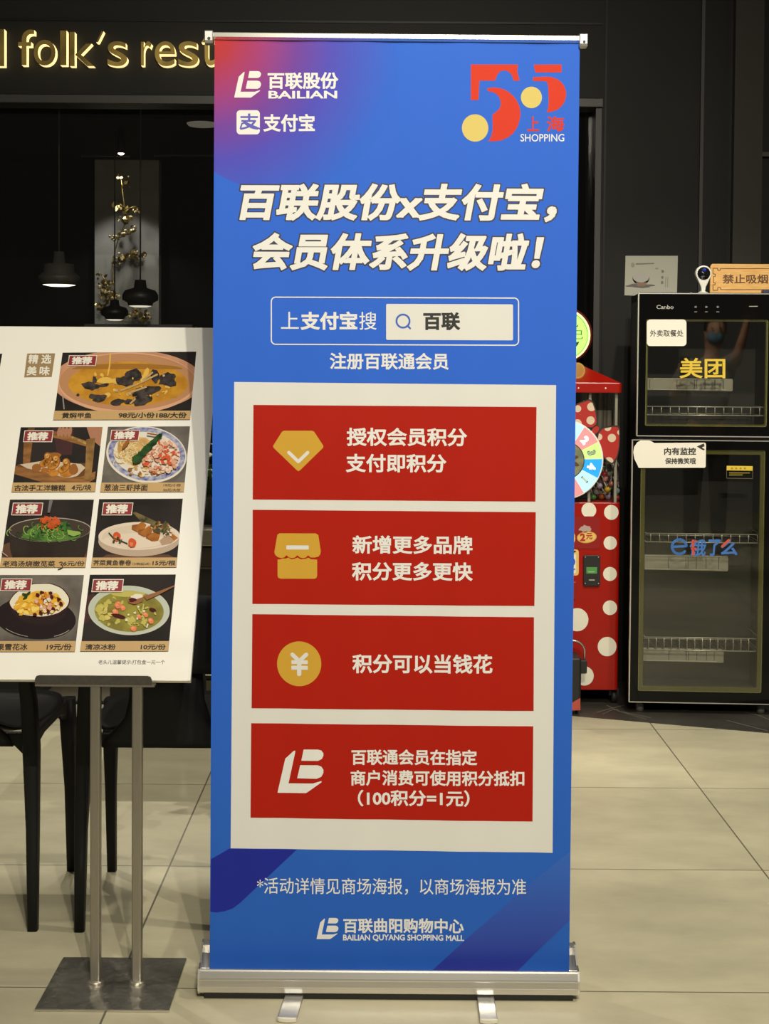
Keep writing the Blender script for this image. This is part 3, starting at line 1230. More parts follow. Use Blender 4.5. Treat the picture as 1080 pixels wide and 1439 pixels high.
blen = board_len(200, 460)
bx1, bx0 = MM(263.5, 957).x, MM(263.5, 957).x - 0.70
foam = mat('white_foam_board', (0.91, 0.885, 0.82), 0.55)
bd = thing('menu_board', (0.5 * (bx0 + bx1), B0.y, B0.z), 'large white menu board of dish photographs leaning back on a steel stand', 'menu board')
k = MB()
o_ = Vector((bx0, B0.y, B0.z))
k.prism([o_, o_ + Vector((bx1 - bx0, 0, 0)), o_ + Vector((bx1 - bx0, 0, 0)) + BUP * blen, o_ + BUP * blen], -BN * 0.012, foam)
sheet = k.build('board_panel', bd)
trim_w = mat('white_edge_strip', (0.86, 0.84, 0.80), 0.4)
k = MB()
k.prism([Vector((bx1, 0, 0)) + Vector((0, B0.y, B0.z)) + BN * .001, Vector((bx1 + .006, B0.y, B0.z)) + BN * .001, Vector((bx1 + .006, B0.y, B0.z)) + BN * .001 + BUP * blen, Vector((bx1, B0.y, B0.z)) + BN * .001 + BUP * blen], -BN * .014, trim_w)
k.build('edge_strip', bd)

tan_ = mat('caption_tan_ink', (0.56, 0.36, 0.15), 0.5)
maroon = mat('maroon_ink', (0.27, 0.022, 0.028), 0.5)
m_cream = mat('menu_cream_ink', (0.84, 0.80, 0.70), 0.5)
brown_k = mat('menu_dark_ink', (0.030, 0.018, 0.010), 0.5)
near_blk = mat('photo_black', (0.022, 0.018, 0.017), 0.5, noise=0.3, nscale=9, rgb2=(0.035, 0.028, 0.026))
greyst = mat('photo_grey_stone', (0.20, 0.175, 0.15), 0.5, nscale=14, rgb2=(0.11, 0.095, 0.085))
skin_pot = mat('photo_clay', (0.62, 0.32, 0.19), 0.5, nscale=12, rgb2=(0.50, 0.24, 0.14))
pot_in = mat('photo_clay_inside', (0.50, 0.25, 0.12), 0.5)
soup_y = mat('photo_golden_soup', (0.62, 0.31, 0.035), 0.45, nscale=26, rgb2=(0.46, 0.20, 0.022))
soup_hi = mat('photo_soup_light', (0.75, 0.47, 0.10), 0.45)
darkmeat = mat('photo_dark_meat', (0.020, 0.017, 0.017), 0.5, nscale=60, rgb2=(0.075, 0.060, 0.055))
wood_p = mat('photo_wood', (0.34, 0.155, 0.055), 0.5, nscale=22, rgb2=(0.20, 0.085, 0.03), stretch=(1, 1, 6))
wood_d = mat('photo_dark_wood', (0.15, 0.065, 0.025), 0.5)
bun = mat('photo_golden_bun', (0.62, 0.27, 0.045), 0.5, nscale=30, rgb2=(0.40, 0.14, 0.025))
bun_d = mat('photo_brown_bun', (0.32, 0.12, 0.03), 0.5)
paperw = mat('photo_paper', (0.62, 0.50, 0.38), 0.5)
hand_p = mat('photo_hand', (0.42, 0.20, 0.12), 0.5)
plum = mat('photo_plum_cloth', (0.07, 0.030, 0.032), 0.5)
por_w = mat('photo_porcelain', (0.76, 0.70, 0.60), 0.45)
por_b = mat('photo_blue_glaze', (0.10, 0.11, 0.34), 0.45, nscale=75, rgb2=(0.50, 0.50, 0.58))
por_e = mat('photo_pale_green_porcelain', (0.55, 0.56, 0.46), 0.45)
noodle = mat('photo_noodle', (0.72, 0.50, 0.22), 0.45, nscale=40, rgb2=(0.50, 0.27, 0.08))
noodle2 = mat('photo_pale_noodle', (0.80, 0.66, 0.36), 0.45)
shrimp = mat('photo_shrimp', (0.76, 0.46, 0.32), 0.45, nscale=50, rgb2=(0.62, 0.27, 0.17))
shrimp2 = mat('photo_pale_shrimp', (0.80, 0.60, 0.46), 0.45)
scall = mat('photo_scallion', (0.035, 0.10, 0.028), 0.5, nscale=70, rgb2=(0.010, 0.035, 0.014))
green1 = mat('photo_green', (0.12, 0.26, 0.05), 0.5, nscale=50, rgb2=(0.05, 0.13, 0.03))
green2 = mat('photo_light_green', (0.28, 0.42, 0.10), 0.5)
green3 = mat('photo_deep_green', (0.020, 0.055, 0.018), 0.5)
orange = mat('photo_orange', (0.66, 0.17, 0.035), 0.5, nscale=50, rgb2=(0.42, 0.08, 0.02))
bowl_k = mat('photo_black_bowl', (0.045, 0.034, 0.028), 0.4, noise=.3, nscale=14)
bowl_in = mat('photo_bowl_inside', (0.065, 0.048, 0.040), 0.4)
rim_g = mat('photo_rim_glint', (0.40, 0.35, 0.30), 0.4)
tomato = mat('photo_tomato', (0.62, 0.10, 0.035), 0.45)
roll_ = mat('photo_spring_roll', (0.48, 0.19, 0.035), 0.45, nscale=40, rgb2=(0.30, 0.10, 0.025))
rollb = mat('photo_roll_side', (0.27, 0.095, 0.03), 0.45)
herb = mat('photo_crisp_herb', (0.20, 0.15, 0.06), 0.5, nscale=70, rgb2=(0.045, 0.045, 0.03))
plat_w = mat('photo_plate', (0.74, 0.62, 0.50), 0.45)
plat_s = mat('photo_plate_side', (0.50, 0.38, 0.29), 0.45)
mango = mat('photo_mango', (0.82, 0.52, 0.06), 0.45, nscale=60, rgb2=(0.72, 0.33, 0.03))
mango2 = mat('photo_bright_mango', (0.86, 0.64, 0.16), 0.45)
date_ = mat('photo_dark_date', (0.075, 0.012, 0.014), 0.45)
saucer = mat('photo_saucer', (0.022, 0.015, 0.016), 0.4)
jelly = mat('photo_jelly_soup', (0.33, 0.29, 0.055), 0.45, nscale=26, rgb2=(0.20, 0.17, 0.04))
jelly2 = mat('photo_jelly_light', (0.52, 0.46, 0.12), 0.45)
melon = mat('photo_melon', (0.76, 0.22, 0.10), 0.45)
spoon = mat('photo_wooden_spoon', (0.30, 0.13, 0.06), 0.45)
dusk = mat('photo_brown_table', (0.13, 0.065, 0.04), 0.5)


def photo(quad, strip_y, caps, tagbox, draw, bg, zf, conv_quad=True):
    """one printed dish: picture, caption strip and maroon tag"""
    q = [zf(*p) for p in quad]
    k = Print(MM, clip=None, step=1.0, start=1.0)
    k.poly(q, bg)
    k.clip = q
    k.conv = zf
    draw(k)
    ph = k.build('dish_photo', bd)
    k = Print(MM, conv=zf)
    t = lambda a, b, y: (a[0] + (b[0] - a[0]) * (y - a[1]) / (b[1] - a[1]), y)
    top = 60.0
    k.poly([t(quad[0], quad[3], strip_y), t(quad[1], quad[2], strip_y - 1), quad[2], quad[3]], tan_, top)
    for s, bx, wt in caps:
        k.text(s, bx, brown_k, wt, layer=top + 8, skew=-0.10)
    k.build('caption_strip', ph)
    k = Print(MM, conv=zf)
    x0, y0, x1, y1 = tagbox
    sk = (y1 - y0) * 0.13
    k.poly([(x0 + sk, y0), (x1 + sk * .3, y0), (x1 - sk * .7, y1), (x0, y1)], m_cream, top)
    e = (y1 - y0) * 0.055
    k.poly([(x0 + sk + e, y0 + e), (x1 + sk * .3 - e, y0 + e), (x1 - sk * .7 - e, y1 - e), (x0 + e, y1 - e)], maroon, top + 3)
    h = y1 - y0
    wd = x1 - x0
    k.text('推荐', (x0 + wd * .16, y0 + h * .14, x1 - wd * .15, y1 - h * .14), m_cream, 0.05, layer=top + 8, skew=-0.1)
    k.build('tag', ph)
    return ph


def scatter(k, n, cx, cy, rx, ry, sizes, mats, j=.3, inside=None):
    for _ in range(n):
        while True:
            a, r = random.uniform(0, 2 * math.pi), math.sqrt(random.random())
            x, y = cx + rx * r * math.cos(a), cy + ry * r * math.sin(a)
            if inside is None or inside(x, y):
                break
        s = random.uniform(*sizes)
        k.poly(blob(x, y, s, s * random.uniform(.6, 1), 9, j, random.uniform(0, 180)), random.choice(mats))


def strand(k, pts, w, m):
    k.line(pts, w, m, cap=False)


def draw_stew(k):
    k.poly(ell(560, 285, 545, 225, 70), skin_pot)
    k.poly(ell(560, 300, 497, 222, 70), mat('photo_clay_rim', (0.70, 0.38, 0.24), 0.45))
    k.poly(ell(560, 292, 492, 205, 70), pot_in)
    k.poly(ell(565, 305, 432, 160, 70), soup_y)
    k.poly(ell(560, 200, 400, 40, 40, a0=180, a1=360), mat('photo_soup_edge', (0.36, 0.16, 0.03), .5))
    scatter(k, 26, 560, 330, 400, 120, (10, 34), [soup_hi, soup_y, soup_y], .3)
    strand(k, [(438, 85), (432, 180), (418, 250)], 10, soup_hi)
    k.poly(blob(400, 285, 60, 22, 14, .3), soup_hi)
    for a in ((610, 240, 60, 42), (545, 290, 70, 36), (700, 360, 100, 34), (850, 270, 65, 45), (865, 300, 50, 28), (295, 325, 62, 28), (385, 320, 40, 12), (360, 412, 55, 24), (315, 398, 40, 16), (490, 440, 52, 22), (570, 438, 36, 18), (665, 425, 72, 38), (760, 255, 30, 46), (205, 388, 12, 8), (325, 280, 16, 26)):
        k.poly(blob(*a, 14, .22, random.uniform(-15, 10)), darkmeat)
    for a, b in (((510, 360), (640, 310)), ((640, 310), (745, 225)), ((660, 300), (780, 240)), ((560, 380), (700, 330)), ((580, 455), (620, 415))):
        strand(k, [a, b], 13, mat('photo_skin_sheen', (0.50, 0.34, 0.14), .4))
    scatter(k, 16, 640, 320, 300, 110, (5, 12), [mat('photo_meat_glint', (0.45, 0.38, 0.30), .4), soup_hi], .3)
    strand(k, [(95, 400), (105, 495)], 9, mat('photo_pot_glint', (0.30, 0.26, 0.24), .4))


def draw_basket(k):
    k.poly([(500, 75), (720, 75), (700, 380), (540, 380)], plum)
    k.poly([(860, 75), (1035, 75), (1010, 290), (900, 200)], hand_p)
    k.poly([(180, 240), (275, 240), (245, 480), (172, 480)], wood_p)
    k.poly([(225, 90), (300, 90), (296, 130), (222, 130)], wood_d)
    k.poly([(480, 120), (560, 130), (880, 235), (860, 290), (560, 205), (480, 190)], wood_p)
    strand(k, [(700, 190), (870, 260)], 26, mat('photo_knotted_wood', (0.50, 0.33, 0.10), .5, nscale=60, rgb2=(0.12, 0.06, 0.02)))
    for x in (565, 600, 640, 680):
        k.poly(ell(x, 130, 22, 55, 18, 12), hand_p)
    k.poly([(130, 480), (900, 470), (930, 510), (800, 690), (80, 580), (88, 510)], wood_d)
    k.poly([(140, 485), (420, 440), (800, 480), (850, 520), (760, 610), (640, 640), (240, 540)], paperw)
    k.poly([(86, 500), (300, 545), (640, 630), (800, 620), (960, 560), (950, 640), (880, 685), (420, 690), (80, 590)], wood_p)
    for a in ((500, 385, 90, 30, bun_d), (320, 520, 52, 42, bun_d), (410, 550, 45, 30, bun), (505, 575, 60, 40, bun), (640, 585, 75, 40, bun), (720, 540, 50, 60, bun_d)):
        k.poly(blob(*a[:4], 18, .06), a[4])
    for x, y, r in ((425, 440, 20), (515, 470, 22), (625, 505, 20)):
        k.line([(x + 16, y - 48), (x + 24, y - 22), (x + 16, y + 8), (x - 8, y + 30), (x - 38, y + 42)], 78, bun_d)
        k.line([(x + 12, y - 46), (x + 18, y - 22), (x + 10, y + 6), (x - 12, y + 27), (x - 38, y + 38)], 66, bun)
        k.line([(x + 8, y - 52), (x + 14, y - 40)], 34, mat('photo_bun_light', (0.76, 0.42, 0.14), .45))
    k.poly([(860, 215), (955, 200), (930, 480), (905, 665), (835, 660), (850, 470)], mat('photo_bamboo', (0.36, 0.20, 0.07), .5, nscale=24, rgb2=(0.14, 0.07, 0.025)))


def draw_noodles(k):
    k.poly(ell(560, 420, 425, 300, 60, 8), mat('photo_plate_shadow', (0.13, 0.115, 0.10), .5))
    k.poly(ell(545, 378, 436, 306, 70, 6), por_w)
    k.poly(ell(548, 372, 418, 288, 70, 6), por_b)
    k.poly(ell(550, 372, 362, 240, 60, 6), por_w)
    k.poly(blob(420, 330, 195, 160, 26, .08), noodle)
    for _ in range(60):
        x, y = random.gauss(390, 80), random.gauss(370, 75)
        r = random.uniform(25, 60)
        strand(k, ell(x, y, r, r * .6, 8, random.uniform(0, 180), 0, random.uniform(90, 220)), 8, random.choice([noodle2, noodle, noodle2]))
    scatter(k, 34, 520, 560, 210, 60, (14, 26), [noodle2, shrimp2, bun_d, noodle], .3)
    scatter(k, 150, 705, 420, 205, 175, (16, 30), [shrimp, shrimp2, shrimp2, shrimp, tomato], .3, lambda x, y: (x - 430) * .8 + (y - 480) * .9 > -60)
    k.poly(blob(330, 290, 20, 62, 14, .15, 40), bun_d)
    strand(k, [(560, 175), (680, 195)], 18, bun_d)
    for i in range(16):
        t = i / 15
        k.poly(blob(440 + 260 * t, 460 - 260 * t, 46 - 16 * t, 38 - 14 * t, 12, .22), scall)


def draw_greens(k):
    k.poly([(0, 600), (140, 540), (250, 740), (0, 740)], dusk)
    k.poly([(850, 640), (960, 600), (940, 740), (700, 740)], dusk)
    k.poly([(97, 440), (110, 640), (140, 735), (900, 735), (940, 660), (985, 410)], bowl_k)
    k.poly(ell(540, 420, 445, 132, 60, -1), rim_g)
    k.poly(ell(540, 424, 438, 126, 60, -1), bowl_in)
    k.poly([(225, 505), (300, 430), (420, 350), (560, 320), (720, 345), (790, 430), (880, 470), (860, 500), (700, 540), (430, 545)], green1)
    for _ in range(60):
        x, y = random.gauss(540, 150), random.gauss(460, 40)
        r = random.uniform(20, 50)
        strand(k, ell(x, min(y, 520), r, r * .7, 8, random.uniform(0, 180), 0, random.uniform(120, 240)), 9, random.choice([green2, green1, green3, green1]))
    scatter(k, 12, 720, 400, 60, 45, (15, 30), [green3, green1], .35)
    k.poly([(730, 430), (870, 450), (880, 475), (800, 500), (740, 480)], green2)
    scatter(k, 40, 545, 345, 110, 55, (12, 26), [orange, orange, tomato], .4)
    for _ in range(16):
        x, y = random.gauss(540, 60), random.gauss(365, 30)
        strand(k, [(x, y), (x + random.uniform(-30, 30), y + random.uniform(20, 55))], 9, orange)
    k.poly([(540, 115), (580, 115), (545, 250), (520, 250)], mat('photo_chopstick', (0.17, 0.16, 0.16), .4))
    strand(k, [(20, 670), (90, 725)], 10, rim_g)


def draw_rolls(k):
    k.poly([(150, 740), (230, 690), (900, 690), (1000, 740)], dusk)
    k.poly(ell(580, 540, 440, 170, 60, -1), plat_s)
    k.poly([(142, 500), (1020, 480), (1015, 545), (940, 610), (140, 560)], plat_s)
    k.poly(ell(580, 488, 440, 152, 60, -1), plat_w)
    k.poly(ell(580, 497, 402, 128, 60, -1), mat('photo_plate_well', (0.67, 0.56, 0.44), .45))
    k.poly(ell(520, 540, 330, 82, 50, -1), plat_w)
    for x, y in ((575, 395), (645, 445), (730, 490)):
        k.poly([(x - 70, y - 25), (x + 30, y - 40), (x + 40, y + 10), (x - 5, y + 60), (x - 75, y + 25)], rollb)
        k.poly([(x - 60, y + 10), (x + 40, y - 65), (x + 85, y - 30), (x + 60, y + 50), (x + 10, y + 60)], roll_)
    k.poly([(800, 540), (900, 460), (1000, 510), (930, 570), (830, 590)], mat('photo_wrapper', (0.45, 0.30, 0.20), .5))
    k.poly([(910, 440), (1005, 510), (960, 540), (900, 480)], roll_)
    k.poly([(512, 235), (540, 228), (800, 345), (790, 375), (600, 335)], herb)
    scatter(k, 40, 800, 385, 100, 55, (12, 26), [herb, herb, roll_, green3], .45)
    scatter(k, 20, 890, 440, 50, 60, (10, 22), [herb, plat_w, herb], .45)
    for x, y in ((340, 500), (508, 570)):
        k.poly(blob(x, y, 42, 52, 14, .12), tomato)
        k.poly(blob(x - 8, y + 14, 20, 22, 10, .2), mat('photo_tomato_light', (0.70, 0.22, 0.10), .45))
    strand(k, [(255, 460), (310, 520), (390, 550), (460, 580)], 12, green3)
    scatter(k, 9, 350, 540, 70, 30, (8, 16), [green3, herb], .4)


def draw_mango(k):
    k.poly(ell(450, 620, 510, 265, 60, 4), saucer)
    strand(k, ell(450, 615, 500, 250, 16, 4, 30, 60), 8, rim_g)
    strand(k, ell(450, 615, 480, 245, 16, 4, 100, 140), 6, rim_g)
    k.poly([(100, 400), (160, 560), (300, 670), (470, 700), (680, 690), (820, 600), (890, 380)], mat('photo_dark_bowl', (0.03, 0.018, 0.018), .4))
    k.poly(rounded([(100, 420), (180, 300), (390, 180), (640, 172), (800, 235), (893, 370), (870, 480), (740, 570), (540, 612), (300, 590), (150, 510)], 60), date_)
    k.poly(rounded([(112, 420), (190, 305), (395, 190), (635, 182), (790, 245), (880, 370), (855, 470), (730, 560), (540, 602), (305, 580), (160, 505)], 60), mat('photo_cream_bowl', (0.78, 0.74, 0.60), .45))
    k.poly(blob(500, 430, 300, 150, 26, .08), mango)
    scatter(k, 55, 350, 460, 165, 115, (22, 40), [mango, mango2, mango], .2)
    scatter(k, 45, 620, 420, 160, 120, (18, 32), [mango, orange, shrimp2, bun, shrimp], .25)
    for x, y in ((535, 305), (480, 340), (648, 315), (660, 360), (750, 390), (680, 515), (615, 545), (450, 585), (525, 565), (570, 410), (780, 450)):
        k.poly(blob(x, y, 28, 22, 10, .25, random.uniform(0, 90)), date_)
    scatter(k, 10, 640, 470, 130, 90, (14, 24), [por_w, noodle2], .25)
    for a in ((320, 335, 40, 16, 25), (365, 320, 36, 14, -35), (325, 375, 36, 12, -25)):
        k.poly(blob(*a[:4], 10, .15, a[4]), green3)


def draw_soup(k):
    k.poly([(55, 300), (200, 240), (180, 480), (55, 600)], plum)
    k.poly(ell(548, 416, 412, 250, 70, 2), por_e)
    k.poly(ell(548, 410, 400, 236, 70, 2), mat('photo_bowl_wall', (0.50, 0.54, 0.46), .45))
    k.poly(ell(550, 425, 350, 208, 60, 2), jelly)
    k.poly(ell(540, 250, 170, 30, 30), jelly2)
    scatter(k, 30, 530, 440, 290, 160, (15, 40), [jelly2, jelly, jelly, jelly2], .3)
    scatter(k, 14, 300, 430, 70, 80, (22, 40), [mat('photo_pineapple', (0.66, 0.52, 0.16), .45), jelly2], .25)
    for x, y, s in ((440, 370, 44), (490, 395, 36), (410, 435, 38), (595, 605, 38), (720, 465, 32), (770, 525, 36), (650, 485, 28), (450, 350, 24)):
        k.poly(rounded(blob(x, y, s, s * .8, 6, .2, random.uniform(0, 60)), 10), melon)
        k.poly(blob(x - 5, y - 8, s * .5, s * .35, 8, .2), mat('photo_melon_light', (0.80, 0.34, 0.18), .45))
    for a in ((450, 480, 75, 20, 12), (790, 415, 34, 18, 20)):
        k.poly(blob(*a[:4], 12, .2, a[4]), date_)
    scatter(k, 18, 650, 480, 200, 110, (7, 15), [por_w, jelly2], .3)
    k.poly(blob(620, 310, 80, 50, 16, .1, -12), spoon)
    k.poly(blob(625, 285, 60, 24, 14, .2, -5), por_w)
    k.poly(blob(590, 320, 40, 22, 12, .2, -5), date_)
    k.poly([(700, 280), (840, 235), (1010, 170), (1012, 182), (860, 262), (730, 320)], spoon)
    strand(k, [(700, 360), (680, 460), (640, 400)], 12, jelly2)
    strand(k, [(730, 600), (742, 560)], 14, por_w)


photo([(92, 80), (1058, 73), (1012, 568), (25, 570)], 505, [('黄焖甲鱼', (92, 518, 305, 560), .03), ('98元/小份188/大份', (500, 516, 992, 558), .035)], (130, 104, 340, 181), draw_stew, near_blk, zoom(70, 480, 5.143))
photo([(148, 80), (1035, 77), (953, 785), (48, 790)], 686, [('古法手工洋糖糕', (84, 712, 638, 778), .025), ('4元/块', (704, 708, 920, 775), .025)], (175, 122, 500, 248), draw_basket, near_blk, zoom(10, 590, 7.714))
photo([(128, 75), (1018, 70), (950, 787), (45, 790)], 687, [('葱油三虾拌面', (94, 705, 565, 778), .025), ('19元/小份', (734, 700, 922, 731), .02), ('32元/大份', (729, 752, 918, 783), .02)], (152, 116, 472, 233), draw_noodles, greyst, zoom(135, 590, 7.714))
photo([(108, 93), (1018, 93), (925, 835), (0, 835)], 728, [('老鸡汤烧嫩苋菜', (36, 763, 602, 828), .022), ('6元/份', (690, 765, 922, 820), .025)], (125, 133, 466, 270), draw_greens, near_blk, zoom(0, 690, 7.714))
photo([(148, 88), (1055, 83), (985, 833), (62, 835)], 728, [('荠菜黄鱼春卷', (90, 755, 502, 815), .022), ('（3根起点）', (512, 783, 708, 812), .01), ('15元/根', (732, 758, 980, 815), .03)], (177, 132, 516, 270), draw_rolls, near_blk, zoom(120, 690, 7.714))
photo([(-60, 72), (1062, 72), (945, 1048), (-190, 1050)], 915, [('果雪花冰', (-32, 948, 356, 1032), .025), ('19元/份', (598, 948, 912, 1030), .03)], (4, 124, 406, 284), draw_mango, greyst, zoom(0, 800, 9.0))
photo([(153, 55), (1022, 53), (945, 833), (55, 835)], 733, [('清凉冰粉', (112, 762, 418, 822), .025), ('10元/份', (672, 763, 925, 820), .03)], (170, 105, 494, 236), draw_soup, near_blk, zoom(105, 800, 7.2))
k = Print(MM)
hz = zoom(0, 690, 7.714)
k.line([hz(*p) for p in ((648, 783), (672, 776), (680, 790), (662, 806), (682, 816), (680, 836), (655, 850), (634, 856))], 1.4, brown_k, 70)
k.build('handwritten_price', bd)
k = Print(MM)
k.poly([(-100, 498), (3.2, 497), (-13, 590), (-122, 591)], near_blk, 2)
k.poly([(-119, 578), (-11, 577.5), (-13, 590), (-122, 591)], tan_, 6)
k.build('dish_photo', bd)
zq = zoom(0, 440, 3.484)
k = Print(MM, conv=zq)
k.poly([(133, 198), (270, 197), (253, 313), (118, 315)], mat('menu_khaki_ink', (0.34, 0.225, 0.105), .5), 2)
for s, bx in (('精', (141, 203, 190, 248)), ('选', (205, 203, 254, 248)), ('美', (134, 260, 182, 306)), ('味', (196, 260, 246, 306))):
    k.text(s, bx, m_cream, .03, layer=8, skew=-.1)
k.build('heading_square', bd)
k = Print(MM, conv=zoom(105, 800, 7.2))
k.text('老头儿温馨提示:打包盒一元一个', (240, 918, 914, 962), brown_k, .006, layer=4, skew=-.1)
k.build('footnote_lettering', bd)

# the stand
steel = mat('brushed_steel', (0.40, 0.375, 0.33), 0.34, 0.92, noise=0.12, nscale=120, stretch=(6, 6, .15))
steel_d = mat('dark_steel', (0.16, 0.15, 0.135), 0.4, 0.85, noise=0.15, nscale=90)
polish = mat('polished_steel_plate', (0.66, 0.635, 0.575), 0.22, 0.88, noise=0.10, nscale=4.0, bump=1.0)
for n_ in polish.node_tree.nodes:
    if n_.type == 'BUMP':
        n_.inputs['Distance'].default_value = 0.03
st = thing('sign_stand', (-.597, 3.275, 0), 'steel twin-post stand with a square polished base plate under the menu board', 'stand')
k = MB()
k.rbox((-.742, 3.131, 0.0), (-.4525, 3.417, 0.006), polish, .004)
k.build('base_plate', st, bevel=.0015)
for xp0, xp1, yb in ((127.0, 141.5, 1384), (185.5, 199.8, 1384)):
    c0 = PF(0.5 * (xp0 + xp1), yb)
    xc, hw = c0.x, (xp1 - xp0) / F * 3.275 / 2
    k = MB()
    k.rbox((xc - hw, 3.264, .005), (xc + hw, 3.287, Z(962, 3.275, 160)), steel, .004)
    po = k.build('post', st)
    k = MB()
    k.lathe((xc, 3.275, .006), [(hw + .008, 0), (hw + .005, .004), (hw, .006)], mat('weld', (.6, .56, .46), .35, .9), 20)
    k.build('weld_ring', po)
lx0, lx1 = X(49, 3.262, 955), X(213, 3.262, 955)
zl0, zl1 = Z(962.5, 3.262, 130), Z(949.5, 3.262, 130)
k = MB()
k.prism([(x, 3.262, z) for x, z in rr_pts(lx0, zl0 - .02, lx1, zl1, .008) if z > zl0 + .002] + [(lx0, 3.262, zl0), (lx1, 3.262, zl0)][::1], (0, .003, 0), steel_d)
k.v.clear(); k.f.clear(); k.m.clear(); k.s.clear(); k.mats.clear()
k.prism([(lx0, 3.262, zl0), (lx1, 3.262, zl0), (lx1, 3.262, zl1 - .008), (lx1 - .003, 3.262, zl1 - .002), (lx1 - .009, 3.262, zl1), (lx0 + .009, 3.262, zl1), (lx0 + .003, 3.262, zl1 - .002), (lx0, 3.262, zl1 - .008)], (0, .003, 0), steel_d)
k.box((lx0, 3.262, zl0 - .004), (lx1 + .006, B0.y + .012, zl0), steel)
k.build('ledge', st)
k = MB()
pb = Vector((0, B0.y + .010, zl0)) - BN * .022
k.prism([pb + Vector((lx0, 0, 0)), pb + Vector((lx1, 0, 0)), pb + Vector((lx1, 0, 0)) + BUP * .30, pb + Vector((lx0, 0, 0)) + BUP * .30], -BN * .003, steel_d)
k.build('back_plate', st)

# ================================================================== CHAIRS
cab0 = mat('dark_plinth', (0.02, 0.018, 0.015), .5)
plast = mat('black_moulded_plastic', (0.011, 0.011, 0.0115), 0.5, spec=0.22)


def make_chair(loc, label):
    t = thing('plastic_chair', loc, label, 'chair', 'black plastic chairs behind the menu board')
    L = lambda *p: Vector(loc) + Vector(p)
    hw, d0, d1 = .222, 0.0, .455          # rear legs stand at y = 0, front legs at y = .455

    k = MB()
    nr, ns = 10, 48
    vs = []
    for i in range(nr + 1):
        q = i / nr
        for j in range(ns):
            a = 2 * math.pi * j / ns
            c, s = math.cos(a), math.sin(a)
            e = 0.42 if s > 0 else 0.66
            x = math.copysign(abs(c) ** e, c) * .215 * q
            y = math.copysign(abs(s) ** e, s) * .215 * q + .235
            if y < .235:
                x *= 1 - .10 * (.235 - y) / .215
            z = .478 - .026 * (1 - q ** 2.2) + .014 * max(0, (y - .30) / .15) * q + .060 * max(0, (.10 - y) / .08) ** 1.5 * max(0, 1 - (abs(x) / .17) ** 2.2)
            vs.append(L(x, y, z))
    fs = [(i * ns + j, i * ns + (j + 1) % ns, (i + 1) * ns + (j + 1) % ns, (i + 1) * ns + j) for i in range(nr) for j in range(ns)]
    k.add(vs, fs, plast, True)
    k.build('seat', t, solid=.010)
    for s in (-1, 1):
        k = MB()
        k.tube([L(s * (hw - .006), 0.0, 0), L(s * (hw - .008), .008, .25), L(s * (hw - .014), .02, .45), L(s * (hw - .018), .012, .56), L(s * (hw - .03), -.02, .72), L(s * (hw - .05), -.05, .83)],
               [(.0125, .014), (.0155, .018), (.020, .024), (.019, .022), (.013, .018), (.010, .012)], plast, 12, square=True)
        k.build('leg', t)
        k = MB()
        k.tube([L(s * (hw - .004), d1 - .012, 0), L(s * (hw - .004), d1 - .03, .24), L(s * (hw - .006), d1 - .045, .40), L(s * (hw - .010), d1 - .045, .485)],
               [(.0125, .014), (.015, .018), (.020, .026), (.020, .03)], plast, 12, square=True)
        k.build('leg', t)
        k = MB()
        pts = [(.02, .485), (.02, .425), (.05, .45), (.12, .462), (.30, .462), (.37, .445), (.405, .41), (.43, .485)]
        k.prism([L(s * (hw - .012) - .009, y, z) for y, z in pts], (.018, 0, 0), plast)
        k.build('side_rail', t, bevel=.004)
    k = MB()
    pts = [(-.205, .486), (-.205, .405), (-.195, .425), (-.165, .455), (.165, .455), (.195, .425), (.205, .405), (.205, .486)]
    k.prism([L(x, .012, z) for x, z in pts], (0, .018, 0), plast)
    k.build('rear_rail', t, bevel=.004)
    k = MB()
    k.prism([L(x, .40, z) for x, z in pts], (0, .016, 0), plast)
    k.build('front_rail', t, bevel=.004)
    k = MB()
    hwz = [(.452, .165), (.475, .155), (.50, .130), (.53, .105), (.58, .092), (.66, .088)]
    n, vs, fs = 10, [], []
    for z, h_ in hwz:
        for i in range(n + 1):
            a = -1 + 2 * i / n
            vs.append(L(a * h_, .012 - .05 * max(0, z - .45) / .2 - .05 * (1 - a * a) * max(0, z - .5) / .16, z))
    for r in range(len(hwz) - 1):
        fs += [(r * (n + 1) + i, r * (n + 1) + i + 1, (r + 1) * (n + 1) + i + 1, (r + 1) * (n + 1) + i) for i in range(n)]
    k.add(vs, fs, plast, True)
    k.build('back_spine', t, solid=.010)
    k = MB()
    n = 20
    vs, fs = [], []
    for r, z in enumerate((.64, .68, .74, .80, .835)):
        for i in range(n + 1):
            a = -1 + 2 * i / n
            vs.append(L(a * (.205 - .12 * (z - .64)), -.005 - .22 * (z - .64) - .075 * (1 - a * a), z + .015 * (1 - a * a)))
    for r in range(4):
        fs += [(r * (n + 1) + i, r * (n + 1) + i + 1, (r + 1) * (n + 1) + i + 1, (r + 1) * (n + 1) + i) for i in range(n)]
    k.add(vs, fs, plast, True)
    k.build('backrest', t, solid=.012)
    return t


c1 = PF(46.5, 1307)
c2 = PF(112, 1308)
first = make_chair((c1.x - .216, c1.y, 0), 'black plastic chair farther from the blue banner, beside both steel stand posts')
dup(first, (c2.x + .216, c2.y, 0), 'black plastic chair nearer the blue banner, partly behind the steel stand posts')

